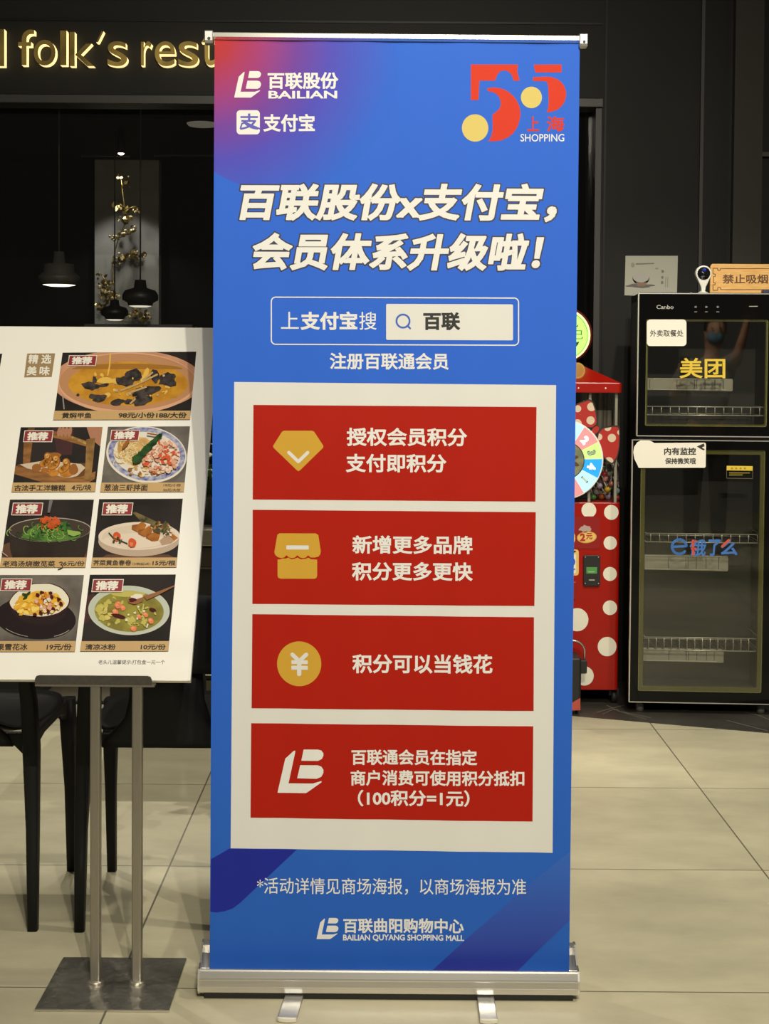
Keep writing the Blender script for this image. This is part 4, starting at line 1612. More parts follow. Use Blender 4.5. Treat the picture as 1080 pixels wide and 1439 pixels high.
# low dark cabinet inside the entrance
lc_y = 5.75
xe = X(42, lc_y, 965)
tt = thing('low_cabinet', (xe - .4, lc_y + .2, 0), 'black cabinet with a honey wood edge standing past the plastic chairs', 'cabinet')
k = MB()
k.box((xe - .8, lc_y, .06), (xe, lc_y + .4, .95), blackp)
pd = k.build('body', tt, bevel=.003)
k = MB()
k.box((xe - .78, lc_y + .02, 0), (xe - .02, lc_y + .38, .062), cab0)
k.build('plinth', tt)
k = MB()
k.box((xe, lc_y, .06), (xe + .016, lc_y + .02, .95), mat('honey_wood', (0.42, 0.24, 0.07), .5))
note(k.build('wood_edge', pd), 'honey wood edge')

# threshold in front of the window
th0 = PF(130, 987)
k = MB()
k.box((-4.2, th0.y, 0), (-1.02, YW, .006), mat('brown_threshold', (0.20, 0.175, 0.125), .4, noise=.2, nscale=6))
structure(k.build('trim_16'))
k = MB()
k.box((-4.2, th0.y - .035, 0), (-1.02, th0.y, .007), mat('dark_metal_strip', (0.03, 0.028, 0.022), .4, .5))
structure(k.build('trim_17'))

# ================================================================== COUNTER WITH A PLANT
cb_ = PF(225, 1047.5)
yc = cb_.y
cx0, cx1 = X(153, yc, 1000), X(153, yc, 1000) + 1.15
ct = thing('service_counter', (0.5 * (cx0 + cx1), yc + .3, 0), 'dark service counter with a metal worktop edge standing behind the menu board', 'counter')
cab = mat('dark_counter_panel', (0.016, 0.0125, 0.010), 0.5, noise=.2, nscale=6)
ztop = Z(744, yc, 290)
k = MB()
k.box((cx0, yc + .02, .085), (cx1, yc + .6, ztop - .03), cab)
body_o = k.build('body', ct)
k = MB()
k.box((cx0, yc, 0), (cx1, yc + .6, .095), blackp)
k.build('toe_kick', ct, bevel=.002)
k = MB()
k.rbox((cx0 - .01, yc - .012, Z(767, yc, 290)), (cx1 + .01, yc + .61, ztop), mat('worktop_metal', (0.36, 0.33, 0.27), .3, .85), .004, axis='x')
k.build('worktop', ct)
k = MB()
brn = mat('brown_drawer_front', (0.035, 0.024, 0.014), .45)
k.box((cx0 + .02, yc + .008, Z(797, yc, 290)), (cx1 - .02, yc + .021, Z(770, yc, 290)), brn)
k.build('drawer_front', ct)
k = MB()
k.box((cx0 + .02, yc + .004, Z(800, yc, 290)), (cx1 - .02, yc + .021, Z(797.5, yc, 290)), mat('dull_metal', (.12, .11, .09), .4, .7))
k.build('drawer_rail', ct)
k = MB()
hx = X(288.5, yc, 945)
k.box((hx, yc + .002, Z(945, yc, 290)), (hx + .09, yc + .021, Z(938, yc, 290)), mat('dull_metal', (.12, .11, .09)))
k.box((hx, yc + .000, Z(949.5, yc, 290)), (hx + .09, yc + .021, Z(947.5, yc, 290)), alu_l)
k.box((hx + .002, yc + .006, Z(979, yc, 290)), (hx + .09, yc + .021, Z(957, yc, 290)), mat('dull_metal', (.12, .11, .09)))
note(k.build('latch_plate', ct), 'metal latch plate')

leafg = mat('leaf_green', (0.045, 0.12, 0.030), 0.45, noise=.5, nscale=18)
pc = Vector((X(300, yc + .22, 700), yc + .22, ztop))
pl_ = thing('potted_plant', pc, 'green leafy pot plant on the counter glimpsed beside the blue banner', 'plant')
k = MB()
k.lathe(pc, [(.05, 0), (.065, .10), (.07, .105), (.062, .105), (.058, .09)], mat('dark_pot', (.03, .028, .025), .5), 24)
k.build('pot', pl_)
k, ks = MB(), MB()
for i in range(34):
    a = random.uniform(0, 2 * math.pi)
    ln = random.uniform(.12, .26)
    el = random.uniform(.35, 1.3)
    d = Vector((math.cos(a) * math.cos(el), math.sin(a) * math.cos(el), math.sin(el)))
    s0 = pc + Vector((0, 0, .10))
    e0 = s0 + d * ln
    ks.tube([s0, s0 + d * ln * .6 + Vector((0, 0, .02)), e0], .0022, leafg, 5)
    sd = d.cross(Vector((0, 0, 1))).normalized()
    t2 = (d + Vector((0, 0, -.9))).normalized()
    q = random.uniform(.05, .085)
    pts = [e0 - t2 * q * .3, e0 + sd * q * .42 + t2 * q * .25, e0 + sd * q * .30 + t2 * q * .7, e0 + t2 * q * 1.15, e0 - sd * q * .30 + t2 * q * .7, e0 - sd * q * .42 + t2 * q * .25]
    k.add(pts + [e0 + t2 * q * .4 + Vector((0, 0, -.006))], [(i2, (i2 + 1) % 6, 6) for i2 in range(6)], leafg, True)
k.build('leaves', pl_, solid=.001)
ks.build('stems', pl_)


# ================================================================== PICK-UP CABINET (tall, two glass doors)
YA = math.radians(-3.0)
fp = P(886, 985, 5.98)
fz = (fp.x, fp.y, 0)
fr_n = Vector((math.sin(YA), -math.cos(YA), 0))
fr_x = Vector((math.cos(YA), math.sin(YA), 0))
FM = plane_map(fp, fr_n, 1.0)              # layer in metres towards the viewer
fg = thing('pickup_cabinet', fz, 'tall black two-door glass cabinet with wire shelves beside the dotted candy machine', 'cabinet', rz=YA)
cab_black = mat('black_enamel', (0.008, 0.008, 0.008), 0.25)
cab_in = mat('cabinet_lining', (0.026, 0.025, 0.021), 0.5, noise=.12, nscale=4)
door_blk = mat('black_glass_border', (0.003, 0.003, 0.003), 0.06, spec=0.2)
silver = mat('silver_trim', (0.62, 0.60, 0.55), 0.3, 0.7)
gasket = mat('olive_gasket', (0.105, 0.095, 0.010), 0.5)
gask_l = mat('yellow_green_edge', (0.32, 0.33, 0.10), 0.4)
smoked = glass('smoked_door_glass', (0.86, 0.86, 0.83), 0.065)
acryl = glass('clear_acrylic', (0.80, 0.80, 0.76), 0.08, alpha=0.6, rough=.15)
wire = mat('shelf_wire', (0.66, 0.64, 0.56), 0.35, 0.5)
xL, xR = 892.0, 1098.0

back = 0.36
INV = ROOTM[fg.name].inverted()


def FR(x, y, lay=0.0):
    """true rectangle: side position read along the middle, height read at the hinge edge"""
    p, q = INV @ FM(x, 700), INV @ FM(893, y)
    return ROOTM[fg.name] @ Vector((p.x, -lay, q.z))


def fbox(a, b, d0, d1):
    """corner points of a box seen at pixels a..b on the front plane, between two depths behind it"""
    p, q = INV @ FR(*a), INV @ FR(*b)
    return (min(p.x, q.x), d0, min(p.z, q.z)), (max(p.x, q.x), d1, max(p.z, q.z))


def fprism(k, px, d0, d1, m):
    k.prism([FR(x, y, -d0) for x, y in px], -fr_n * (d1 - d0), m)


k = MB()
lo, hi = fbox((897, 410.5), (1092, 987), .025, back)
T = .03
for a, b, m_ in (((lo[0], lo[1], lo[2]), (lo[0] + T, hi[1], hi[2]), cab_black), ((hi[0] - T, lo[1], lo[2]), (hi[0], hi[1], hi[2]), cab_black),
                 ((lo[0], lo[1], hi[2] - T), (hi[0], hi[1], hi[2]), cab_black), ((lo[0], lo[1], lo[2]), (hi[0], hi[1], lo[2] + T), cab_black),
                 ((lo[0], hi[1] - .02, lo[2]), (hi[0], hi[1], hi[2]), cab_black)):
    k.box(a, b, m_)
md = fbox((897, 609), (1092, 619), .025, back)
k.box((lo[0] + T, .025, md[0][2]), (hi[0] - T, back, md[1][2]), cab_black)
k.build('body', fg, world=False)
k = MB()
e = .002
for z0, z1 in ((lo[2] + T + e, md[0][2] - e), (md[1][2] + e, hi[2] - T - e)):
    x0_, x1_, y1_ = lo[0] + T + e, hi[0] - T - e, hi[1] - .02 - e
    k.add([(x0_, .05, z0), (x0_, y1_, z0), (x1_, y1_, z0), (x1_, .05, z0), (x0_, .05, z1), (x0_, y1_, z1), (x1_, y1_, z1), (x1_, .05, z1)], [(0, 1, 5, 4), (1, 2, 6, 5), (2, 3, 7, 6), (0, 3, 2, 1), (4, 5, 6, 7)], cab_in)
k.build('lining', fg, world=False)

doors = []
for (x0_, y0_, x1_, y1_), (gx0, gy0, gx1, gy1) in (((893.5, 412.5, 1098, 612), (904.5, 448, 1075.5, 598.5)), ((887.5, 618.5, 1096.5, 986), (899.5, 631, 1074, 971))):
    k = MB()
    # border of the door: four bars round the clear field
    for q in ([(x0_, y0_), (x1_, y0_), (x1_, gy0), (x0_, gy0)], [(x0_, gy1), (x1_, gy1), (x1_, y1_), (x0_, y1_)], [(x0_, gy0), (gx0, gy0), (gx0, gy1), (x0_, gy1)], [(gx1, gy0), (x1_, gy0), (x1_, gy1), (gx1, gy1)]):
        fprism(k, q, 0, .022, door_blk)
    d_ = k.build('door', fg)
    doors.append(d_)
    k = MB()
    fprism(k, [(gx0 - .2, gy0 - .2), (gx1 + .2, gy0 - .2), (gx1 + .2, gy1 + .2), (gx0 - .2, gy1 + .2)], .001, .005, smoked)
    k.build('door_glass', d_)
    k = MB()
    t_ = 1.0
    lw = 1.3 if y0_ < 500 else 1.1
    for q in ([(x0_ - .6, y0_ - .8), (x1_ + .6, y0_ - .8), (x1_ + .6, y0_ + .3), (x0_ - .6, y0_ + .3)], [(x0_ - .6, y1_ - .3), (x1_ + .6, y1_ - .3), (x1_ + .6, y1_ + 1.0), (x0_ - .6, y1_ + 1.0)],
              [(x0_ - 1, y0_), (x0_ + .5, y0_), (x0_ + .5, y1_), (x0_ - 1, y1_)], [(x1_ - .5, y0_), (x1_ + .8, y0_), (x1_ + .8, y1_), (x1_ - .5, y1_)]):
        fprism(k, q, -.0015, .022, silver)
    k.build('door_trim', d_)
    k = MB()
    w_ = 6.5 if y0_ > 500 else 3.0
    o_pts, i_pts = rr_pts(gx0, gy0, gx1, gy1, 3), rr_pts(gx0 + w_, gy0 + w_, gx1 - w_, gy1 - w_, 2)
    n = len(o_pts)
    k.add([FR(x, y, -.0065) for x, y in o_pts] + [FR(x, y, -.0065) for x, y in i_pts] + [FR(x, y, -.028) for x, y in i_pts],
          [(i, (i + 1) % n, n + (i + 1) % n, n + i) for i in range(n)] + [(n + i, n + (i + 1) % n, 2 * n + (i + 1) % n, 2 * n + i) for i in range(n)], gasket)
    k.build('gasket', d_)
    k = MB()
    l_pts, l2 = rr_pts(gx0 + .2, gy0 + .2, gx1 - .2, gy1 - .2, 3), rr_pts(gx0 + .9, gy0 + .9, gx1 - .9, gy1 - .9, 2.6)
    k.add([FR(x, y, -.0058) for x, y in l_pts] + [FR(x, y, -.0058) for x, y in l2], [(i, (i + 1) % n, n + (i + 1) % n, n + i) for i in range(n)], gask_l)
    k.build('gasket_edge', d_)

# wire shelves
YAm = plane_map(fp, fr_n, 1.0)


def shelf(zpix, lip_pix, nbar, step_pts=None):
    k = MB()
    inv = ROOTM[fg.name].inverted()
    z = (inv @ FM(980, zpix)).z
    zl = (inv @ FM(980, lip_pix)).z
    x0_, x1_ = lo[0] + T + .008, hi[0] - T - .02
    r = .0022
    k.tube([(x0_, .045, z), (x1_, .045, z)], r * 1.3, wire, 6)
    k.tube([(x0_, .045, zl), (x1_, .045, zl)], r * 1.1, wire, 6)
    k.tube([(x0_, back - .05, z), (x1_, back - .05, z)], r, wire, 6)
    for x in (x0_, x1_):
        k.tube([(x, .045, zl), (x, back - .05, zl)], r, wire, 6)
        k.tube([(x, .045, z), (x, back - .05, z)], r, wire, 6)
    for i in range(nbar):
        x = x0_ + (x1_ - x0_) * (i + .5) / nbar
        k.tube([(x, .045, zl), (x, .045, z), (x, back - .05, z)], r * .75, wire, 5)
    return k.build('wire_shelf', fg, world=False)


shelf(584, 572, 13)
shelf(764, 752, 13)
shelf(917, 899, 15)
for pts, dd in (((911, 531, 1033, 548), .10), ((903, 784, 1031, 805), .11), ((905, 917, 1026, 935), .10)):
    k = MB()
    x0_, y0_, x1_, y1_ = pts
    fprism(k, rounded([(x0_, y0_), (x1_, y0_ + .5), (x1_, y1_ + 1), (x0_, y1_)], 2), dd, dd + .02, acryl)
    hb = k.build('light_bar', fg)
    note(hb, 'clear plastic lamp bar hung by the shelf')
    k = MB()
    fprism(k, [(x0_ + 9, y0_ + 3.5), (x1_ - 14, y0_ + 3.5), (x1_ - 14, y1_ - 4), (x0_ + 9, y1_ - 4)], dd + .003, dd + .016, mat('lamp_tube_grey', (.42, .40, .33), .4))
    k.build('tube', hb)
    k = MB()
    for yy in (y0_ + .6, y1_ - 1.2):
        fprism(k, [(x0_ + 9, yy), (x1_ - 10, yy), (x1_ - 10, yy + .9), (x0_ + 9, yy + .9)], dd - .002, dd, mat('bright_plastic_edge', (.62, .60, .52), .3))
    k.build('bar_edge', hb)
    for xx in (x0_ + 3, x0_ + 42, x0_ + 67, x0_ + 70, x0_ + 82, x0_ + 96, x1_ - 14):
        k = MB()
        fprism(k, [(xx, y0_ + 2), (xx + .8, y0_ + 2), (xx + .8, y1_ - 2), (xx, y1_ - 2)], dd - .0015, dd, mat('bar_joint_dark', (.05, .05, .042), .4))
        k.build('bar_joint', hb)

# prints on the doors
FP = plane_map(fp, fr_n, 0.0004)
lab_w = mat('label_white', (0.80, 0.76, 0.67), 0.5)
k = Print(FP)
k.poly(rr_pts(908.4, 449, 964, 486.3, 5), lab_w, 2)
k.text('外卖取餐处', (912.8, 463.6, 959.6, 473), ink_black, .012, layer=3.5)
note(k.build('door_label', doors[0]), 'white rounded pick-up label')
k = Print(FP)
meituan = mat('sticker_yellow', (0.66, 0.46, 0.03), .5)
k.text('美团', (954.6, 503, 1018.6, 531.5), meituan, .018, layer=2)
k.build('lettering', doors[0])
k = Print(FP)
tr_w = mat('faint_white_print', (0.40, 0.39, 0.36), .5)
k.text('Canbo', (922, 428.6, 946, 434.2), tr_w, .01, layer=2)
for x in (977, 992, 1008):
    k.poly(ell(x, 431.3, 1.8, 1.4, 10), mat('faint_grey_print', (0.16, 0.155, 0.14), .5), 2)
    k.line([(x - 2, 438.2), (x + 2, 438.2)], 1.2, MATS['faint_grey_print'], 2, cap=False)
k.line([(1052, 430.6), (1064, 430.4)], 1.0, tr_w, 2, cap=False)
k.build('control_print', doors[0])
# surveillance notice
k = Print(FP)
head = [(897, 657.5), (895.5, 654), (891, 645), (889.3, 636), (890.5, 628), (895, 621.5), (901, 618.3), (908, 618), (914, 619.8), (919, 622.6), (989, 622), (991, 623), (991.5, 625), (991, 655.5), (989.5, 657.3)]
k.poly(head, lab_w, 2)
k.text('内有监控', (932.6, 629, 977.5, 639.3), ink_black, .03, layer=3.5)
k.text('保持微笑哦', (934, 643.6, 977.2, 652.2), ink_black, .025, layer=3.5)
cam_pts = [(978.5, 627.5), (988.5, 623), (989.5, 627), (985.5, 629), (989.5, 631), (988.8, 633), (985, 631.5), (982, 629.5)]
k.poly(cam_pts, ink_black, 3.5)
for q in ([(922, 633), (931, 631.2), (931, 632.4), (922, 634.4)], [(917, 637), (929, 633.8), (929, 635), (917, 638.6)]):
    pass
note(k.build('notice_sticker', doors[1]), 'white surveillance notice with a rounded bump')
k = Print(FP)
k.poly([(1020.5, 654.5), (1057, 655), (1057, 661.5), (1020.5, 661)], meituan, 2)
k.line([(1020.5, 661), (1057, 661.5), (1057, 672.5), (1020.5, 672)], .7, mat('faint_olive_print', (.10, .09, .04), .5), 2, closed=True, cap=False)
for y, x1_ in ((664.6, 1053), (667.4, 1043)):
    k.line([(1024, y), (x1_, y)], 1.1, mat('dim_yellow_print', (.30, .23, .03), .5), 2.4, cap=False)
for x in (1028, 1034, 1040, 1046):
    k.poly(ell(x, 658.2, 1.6, 1.5, 8), mat('dim_yellow_print', (.30, .23, .03), .5), 2.6)
k.build('warning_sticker', doors[1])
k = Print(FP)
eb = mat('sticker_blue', (0.04, 0.15, 0.46), .5)
er = mat('sticker_red', (0.50, 0.07, 0.05), .5)
zk = zoom(880, 720, 5.14)
k.conv = None
ring = [zk(*p) for p in ell(380, 248, 52, 52, 26, 0, 40, 352)]
k.line(ring, 3.6, eb, 2)
k.line([zk(340, 248), zk(430, 244)], 3.2, eb, 2)
k.text('饿', (zk(455, 195)[0], zk(455, 195)[1], zk(575, 315)[0], zk(575, 315)[1]), eb, .02, layer=2, shear=.1)
k.line([zk(470, 262), zk(500, 262)], 3, er, 2.6)
k.line([zk(478, 205), zk(482, 305)], 3.4, er, 2.6)
k.line([zk(470, 215), zk(500, 208)], 2.6, er, 2.6)
k.text('了', (zk(590, 195)[0], zk(590, 195)[1], zk(680, 315)[0], zk(680, 315)[1]), eb, .03, layer=2, shear=.1)
k.text('么', (zk(680, 195)[0], zk(680, 195)[1], zk(800, 310)[0], zk(800, 310)[1]), eb, .03, layer=2, shear=.1)
k.line([zk(738, 200), zk(690, 245)], 3.6, er, 2.6)
k.build('lettering', doors[1])
k = MB()
for px in (898, 1070):
    c0 = FM(px, 985)
    q = ROOTM[fg.name].inverted() @ c0
    k2 = MB()
    k2.lathe((q.x + .01, .07, 0.0), [(.016, 0), (.016, .03), (.010, .033), (.010, lo[2] + .003)], mat('grey_rubber', (.16, .155, .14), .5), 16)
    k2.build('foot', fg, world=False)
    k2 = MB()
    k2.lathe((q.x + .01, back - .06, 0.0), [(.016, 0), (.016, .03), (.010, .033), (.010, lo[2] + .003)], mat('grey_rubber', (.16, .155, .14)), 16)
    k2.build('foot', fg, world=False)

# things on top of the cabinet
ftop = hi[2]
inv = ROOTM[fg.name].inverted()


def top_map(depth):
    return plane_map(fp - fr_n * depth, fr_n, 1.0)


T1 = top_map(.16)
wz = ftop
cam_c = T1(987.5, 412)
sc_ = thing('security_camera', (cam_c.x, cam_c.y, ftop), 'small white drop-shaped camera with a black round eye on the cabinet top', 'camera')
s_ = 5.98 / F * 1.03
ztop_c, ctr = Z(373.5, cam_c.y, 987), P(987.5, 384.5, cam_c.y)
white_pl = mat('white_plastic', (0.78, 0.76, 0.70), 0.35)
k = MB()
rr = 11.2 / F * cam_c.y
prof_pts = [(ctr.x + rr * math.cos(math.radians(a)), ctr.z + rr * math.sin(math.radians(a))) for a in range(-35, 216, 10)]
prof_pts += [(ctr.x - rr * .30, ctr.z - rr * 1.7), (ctr.x - rr * .22, ftop + .01), (ctr.x + rr * .22, ftop + .01), (ctr.x + rr * .30, ctr.z - rr * 1.7)]
k.prism([(x, cam_c.y - .013, z) for x, z in prof_pts], (0, .026, 0), white_pl)
k.build('housing', sc_, bevel=.004, bseg=3)
k = MB()
k.lathe((ctr.x, cam_c.y - .012, ctr.z), [(rr * .80, 0), (rr * .80, .003), (rr * .72, .005), (0, .009)], mat('black_gloss', (.006, .006, .008), .08), 32, 'y')
ey = k.build('eye', sc_)
k = MB()
k.lathe((ctr.x + rr * .02, cam_c.y - .0185, ctr.z + rr * .42), [(rr * .26, 0), (rr * .2, .004), (0, .006)], mat('blue_glint', (.03, .05, .42), .1), 20, 'y')  # glint on the black eye, put in as a blue disc
note(k.build('lens', ey), 'painted blue glint')
k = MB()
k.lathe((ctr.x, cam_c.y, ftop), [(.030, 0), (.030, .004), (.018, .010), (.006, .016)], white_pl, 28)
k.build('stand_base', sc_)
k = MB()
q0 = Vector((ctr.x - .025, cam_c.y + .01, ftop + .004))
k.tube([q0, q0 + Vector((-.02, .0, .004)), q0 + Vector((-.045, .02, -.001)), q0 + Vector((-.07, .06, -.001))], .0015, white_pl, 6)
k.build('cable', sc_)

T2 = top_map(.20)
wood = mat('carved_wood', (0.80, 0.47, 0.155), 0.5, nscale=18, rgb2=(0.68, 0.37, 0.11), stretch=(1, 1, 8))
wood_i = mat('burnt_brown_engraving', (0.12, 0.045, 0.015), .6)
sgn = thing('wooden_sign', (T2(1047, 411).x, T2(1047, 411).y, ftop), 'pale wooden no-smoking sign with a carved border standing on the cabinet top', 'sign')
k = MB()
zb_ = (T2(1047, 371)).z
ws0, ws1 = T2(997, 390).x, T2(1098, 390).x
yy = T2(1047, 390).y
k.prism([(ws0, yy, ftop), (ws1, yy, ftop), (ws1, yy, zb_ - .004), (ws1 - .004, yy, zb_), (ws0 + .010, yy, zb_), (ws0 + .003, yy, zb_ - .004), (ws0, yy, zb_ - .012)], (0, .014, 0), wood)
pl2 = k.build('board', sgn, bevel=.0015)
SM = plane_map((0, yy, 0), (0, -1, 0), 0.0004)
k = Print(SM)
k.text('禁止吸烟', (1015, 385.5, 1078.5, 398.6), wood_i, .022, layer=1)
k.build('lettering', pl2)
k = Print(SM)
for sx_ in (0, 1):
    fx = (lambda x: x) if sx_ == 0 else (lambda x: 2 * 1047.0 - x)
    k.line([(fx(x), y) for x, y in ((1047, 377.5), (1011.5, 377.5), (1011.5, 380), (1008, 380), (1008, 377), (1001.3, 377), (1001.3, 385), (1004.5, 385), (1004.5, 388.5), (1002, 388.5), (1002, 397.5), (1004.5, 397.5), (1004.5, 400), (1001.3, 400), (1001.3, 408), (1008, 408), (1008, 404), (1012, 404), (1012, 407), (1047, 407))], 1.0, wood_i, 1, cap=False)
k.build('carved_border', pl2)
bc = T1(1078, 411)
k = MB()
k.rbox((bc.x - .022, bc.y - .02, ftop), (bc.x + .03, bc.y + .02, ftop + .020), mat('navy_plastic', (.035, .035, .075), .45), .004)
tag(k.build('plastic_box', None, bevel=.002), 'small dark blue box lying before the wooden sign', 'box')

# paper notice on the wall
YQ = YW - .004
PMp = plane_map((0, YQ, 0), (0, -1, 0), .0004)
po = P(914, 416, YQ)
pn = thing('wall_poster', (po.x, YQ, po.z), 'small cream rice bowl poster on the dark wall just over the cabinet', 'poster')
k = MB()
q = [P(878.6, 359.5, YQ), P(952, 359.5, YQ), P(950.6, 417, YQ), P(877, 415, YQ)]
k.prism(q, (0, .003, 0), mat('poster_paper', (0.47, 0.46, 0.385), .5))
pp_ = k.build('paper', pn)
k = Print(PMp)
zq2 = zoom(870, 350, 5.143)
k.conv = zq2
bwl = mat('poster_bowl', (0.22, 0.165, 0.14), .5)
k.poly(blob(150, 266, 92, 15, 18, .2), mat('poster_shadow_print', (.13, .115, .10), .5), 1)
k.poly(ell(155, 212, 62, 42, 36), bwl, 2)
k.poly([(94, 212), (216, 212), (205, 240), (185, 262), (128, 262), (105, 240)], bwl, 2)
k.poly(ell(155, 205, 58, 36, 36), mat('poster_rice', (0.46, 0.44, 0.40), .5), 3)
k.poly([(120, 240), (195, 240), (180, 268), (132, 268)], mat('poster_clay', (0.27, 0.15, 0.11), .5), 2.5)
for x, y, s in ((312, 160, 12), (310, 205, 12), (308, 242, 12)):
    k.poly(blob(x, y, s * .8, s, 8, .3), mat('poster_grey_type', (.20, .185, .155), .5), 2)
for x in (335, 350):
    k.line([(x, 195), (x - 3, 275)], 6 / 5.143, mat('poster_pale_type', (.30, .29, .24), .5), 2, cap=False) if False else k.poly([(x - 3, 200), (x + 3, 200), (x, 275), (x - 6, 275)], mat('poster_pale_type', (.30, .29, .24), .5), 2)
k.poly([(118, 103), (250, 100), (250, 108), (118, 113)], MATS['poster_grey_type'], 2)
k.poly(ell(96, 115, 14, 18, 14), MATS['poster_pale_type'], 2)
k.poly(ell(270, 140, 14, 6, 10), MATS['poster_pale_type'], 2)
k.build('print', pp_)

# ================================================================== CANDY MACHINE
YM = 6.14
mc = P(792, 970, YM)
vm = thing('candy_machine', (mc.x, YM, 0), 'red candy vending machine with white dots, a number wheel and a green round sign', 'vending machine')
red_p = mat('glossy_red_plastic', (0.33, 0.007, 0.0025), 0.28, spec=.35)
red_d = mat('deep_red_plastic', (0.27, 0.010, 0.010), 0.32)
dot_w = mat('cream_dot', (0.78, 0.74, 0.62), .45)
px_ = lambda x, y=700: P(x, y, YM).x
pz_ = lambda y, x=840: P(x, y, YM).z
mx0, mx1 = px_(714, 800), px_(870, 800)
zb0, zb1 = pz_(970), pz_(706)
D = .40
k = MB()
k.rbox((mx0, YM, zb0), (mx1, YM + D, zb1), red_p, .014)
bo = k.build('body', vm, bevel=.004)
MMc = plane_map((0, YM, 0), (0, -1, 0), .0004)
for x, y, r in ((827, 717, 10.3), (858.5, 720, 10.2), (857, 763, 9.3), (856.6, 806.5, 9.6), (856.6, 854, 10), (810.5, 870.8, 15.8), (852.6, 908.6, 13.2), (820.6, 949.8, 13.2), (757, 720, 10), (728, 763, 9.5), (728, 850, 10), (770, 905, 14), (735, 930, 13)):
    k = Print(MMc)
    pts = ell(x, y, r, r * 1.03, 40)
    if abs(x - 827) < 1 or abs(x - 757) < 1:
        pts = [(a_, min(b_, 725.6)) for a_, b_ in pts]
    k.poly(pts, dot_w, 1.2)
    k.build('white_dot', bo)
k = MB()
o_ = rr_pts(742, 726.5, 842.5, 771, 3)
o2 = rr_pts(744, 729, 840.5, 769, 3)
pts_o = [P(x, y, YM - .0025) for x, y in o_]
k.prism(pts_o, (0, .003, 0), red_d)
re_ = k.build('recess_panel', bo)
MM2 = plane_map((0, YM - .0028, 0), (0, -1, 0), .0004)
k = Print(MM2)
k.poly(ell(824, 755, 14, 8.2, 30, -6), mat('orange_sticker', (0.66, 0.36, 0.07), .45), 1)
k.poly(ell(824, 755, 12.6, 7.0, 30, -6), mat('yellow_sticker', (0.76, 0.50, 0.14), .45), 2)
k.text('2', (814.5, 749.5, 822, 760.5), mat('sticker_dark_red', (.42, .02, .015), .45), .05, layer=3)
k.text('元', (823, 749, 832, 758), MATS['sticker_dark_red'], .03, layer=3)
k.poly(blob(822, 743, 8.5, 5, 18, .22), mat('sticker_pink_grey', (.45, .32, .28), .5), 1)
k.build('price_sticker', re_)
k = Print(MM2)
k.poly(ell(796, 756, 12, 13, 36), mat('yellow_sticker', (0.76, 0.50, 0.14)), 1)
k.poly(ell(796, 756, 8.5, 9.5, 36), ink_black, 2)
k.build('round_sticker', re_)
k = Print(MMc)
k.poly(rr_pts(776, 772, 812.8, 808.8, 4), mat('yellow_sticker', (0.76, 0.50, 0.14)), 1)
k.poly(rr_pts(780, 778, 809, 806, 3), dot_w, 2)
k.line(ell(803, 789.5, 4, 5, 20), 2, ink_blue, 3, closed=True, cap=False)
k.line([(797, 800), (808, 800)], 1.6, ink_blue, 3, cap=False)
k.poly(ell(804, 775, 5, 1.6, 14), ink_black, 3)
k.build('instruction_sticker', bo)
k = MB()
k.prism([P(x, y, YM - .012) for x, y in rr_pts(819.5, 780.5, 843, 823.5, 2.5)], (0, .012, 0), blackp)
cu = k.build('coin_unit', vm, bevel=.002)
MM3 = plane_map((0, YM - .0122, 0), (0, -1, 0), .0004)
k = Print(MM3)
k.poly([(823.5, 797), (838.5, 797), (838.5, 806), (823.5, 806)], glow('green_lcd', (0.055, 0.20, 0.045), 0.25), 1)
k.line([(826, 803.6), (835, 803.6)], 1.3, mat('pale_lcd_digit', (.35, .5, .25), .4), 2, cap=False)
k.build('screen', cu)
k = MB()
for x, y in ((822, 783), (840.5, 783), (822, 820), (840.5, 820)):
    c0 = P(x, y, YM - .012)
    k.lathe(c0, [(.0035, 0), (.002, .002)], chrome, 10, 'y')
k.build('screw', cu)
k = MB()
c0 = P(831, 814.5, YM - .012)
k.box((c0.x - .012, c0.y - .004, c0.z - .004), (c0.x + .012, c0.y, c0.z + .001), silver)
k.build('coin_slot', cu)
k = MB()
k.box((px_(780, 830), YM - .004, pz_(843)), (px_(809, 830), YM + .001, pz_(818)), red_d)
k.build('candy_flap', vm, bevel=.002)

# clear candy chamber, with its floor and corner posts
zc1 = pz_(551)
k = MB()
pc_ = glass('clear_chamber', (0.90, 0.90, 0.86), 0.05)
x0_, x1_, y0_, y1_ = mx0 + .008, mx1 - .006, YM + .006, YM + D - .006
k.add([(x0_, y0_, zb1), (x1_, y0_, zb1), (x1_, y1_, zb1), (x0_, y1_, zb1), (x0_, y0_, zc1), (x1_, y0_, zc1), (x1_, y1_, zc1), (x0_, y1_, zc1)], [(0, 1, 5, 4), (1, 2, 6, 5), (2, 3, 7, 6), (3, 0, 4, 7)], pc_)
ch = k.build('chamber', vm)
k = MB()
streaked = mat('highlight_streaks_back', (0.34, 0.31, 0.24), .4, nscale=7, rgb2=(0.03, 0.028, 0.024), stretch=(9, 1, .25))  # highlights of the clear walls put into the colour as upright streaks
k.box((x0_ + .004, y0_ + .20, zb1), (x1_ - .004, y0_ + .206, zc1), streaked)
k.build('back_panel', ch)
k = MB()
for x in (px_(829, 600), px_(866, 600)):
    k.rbox((x - .006, YM + .012, zb1), (x + .006, YM + .024, zc1), mat('clear_strip', (.42, .40, .35), .25), .003)
k.build('corner_strips', ch)

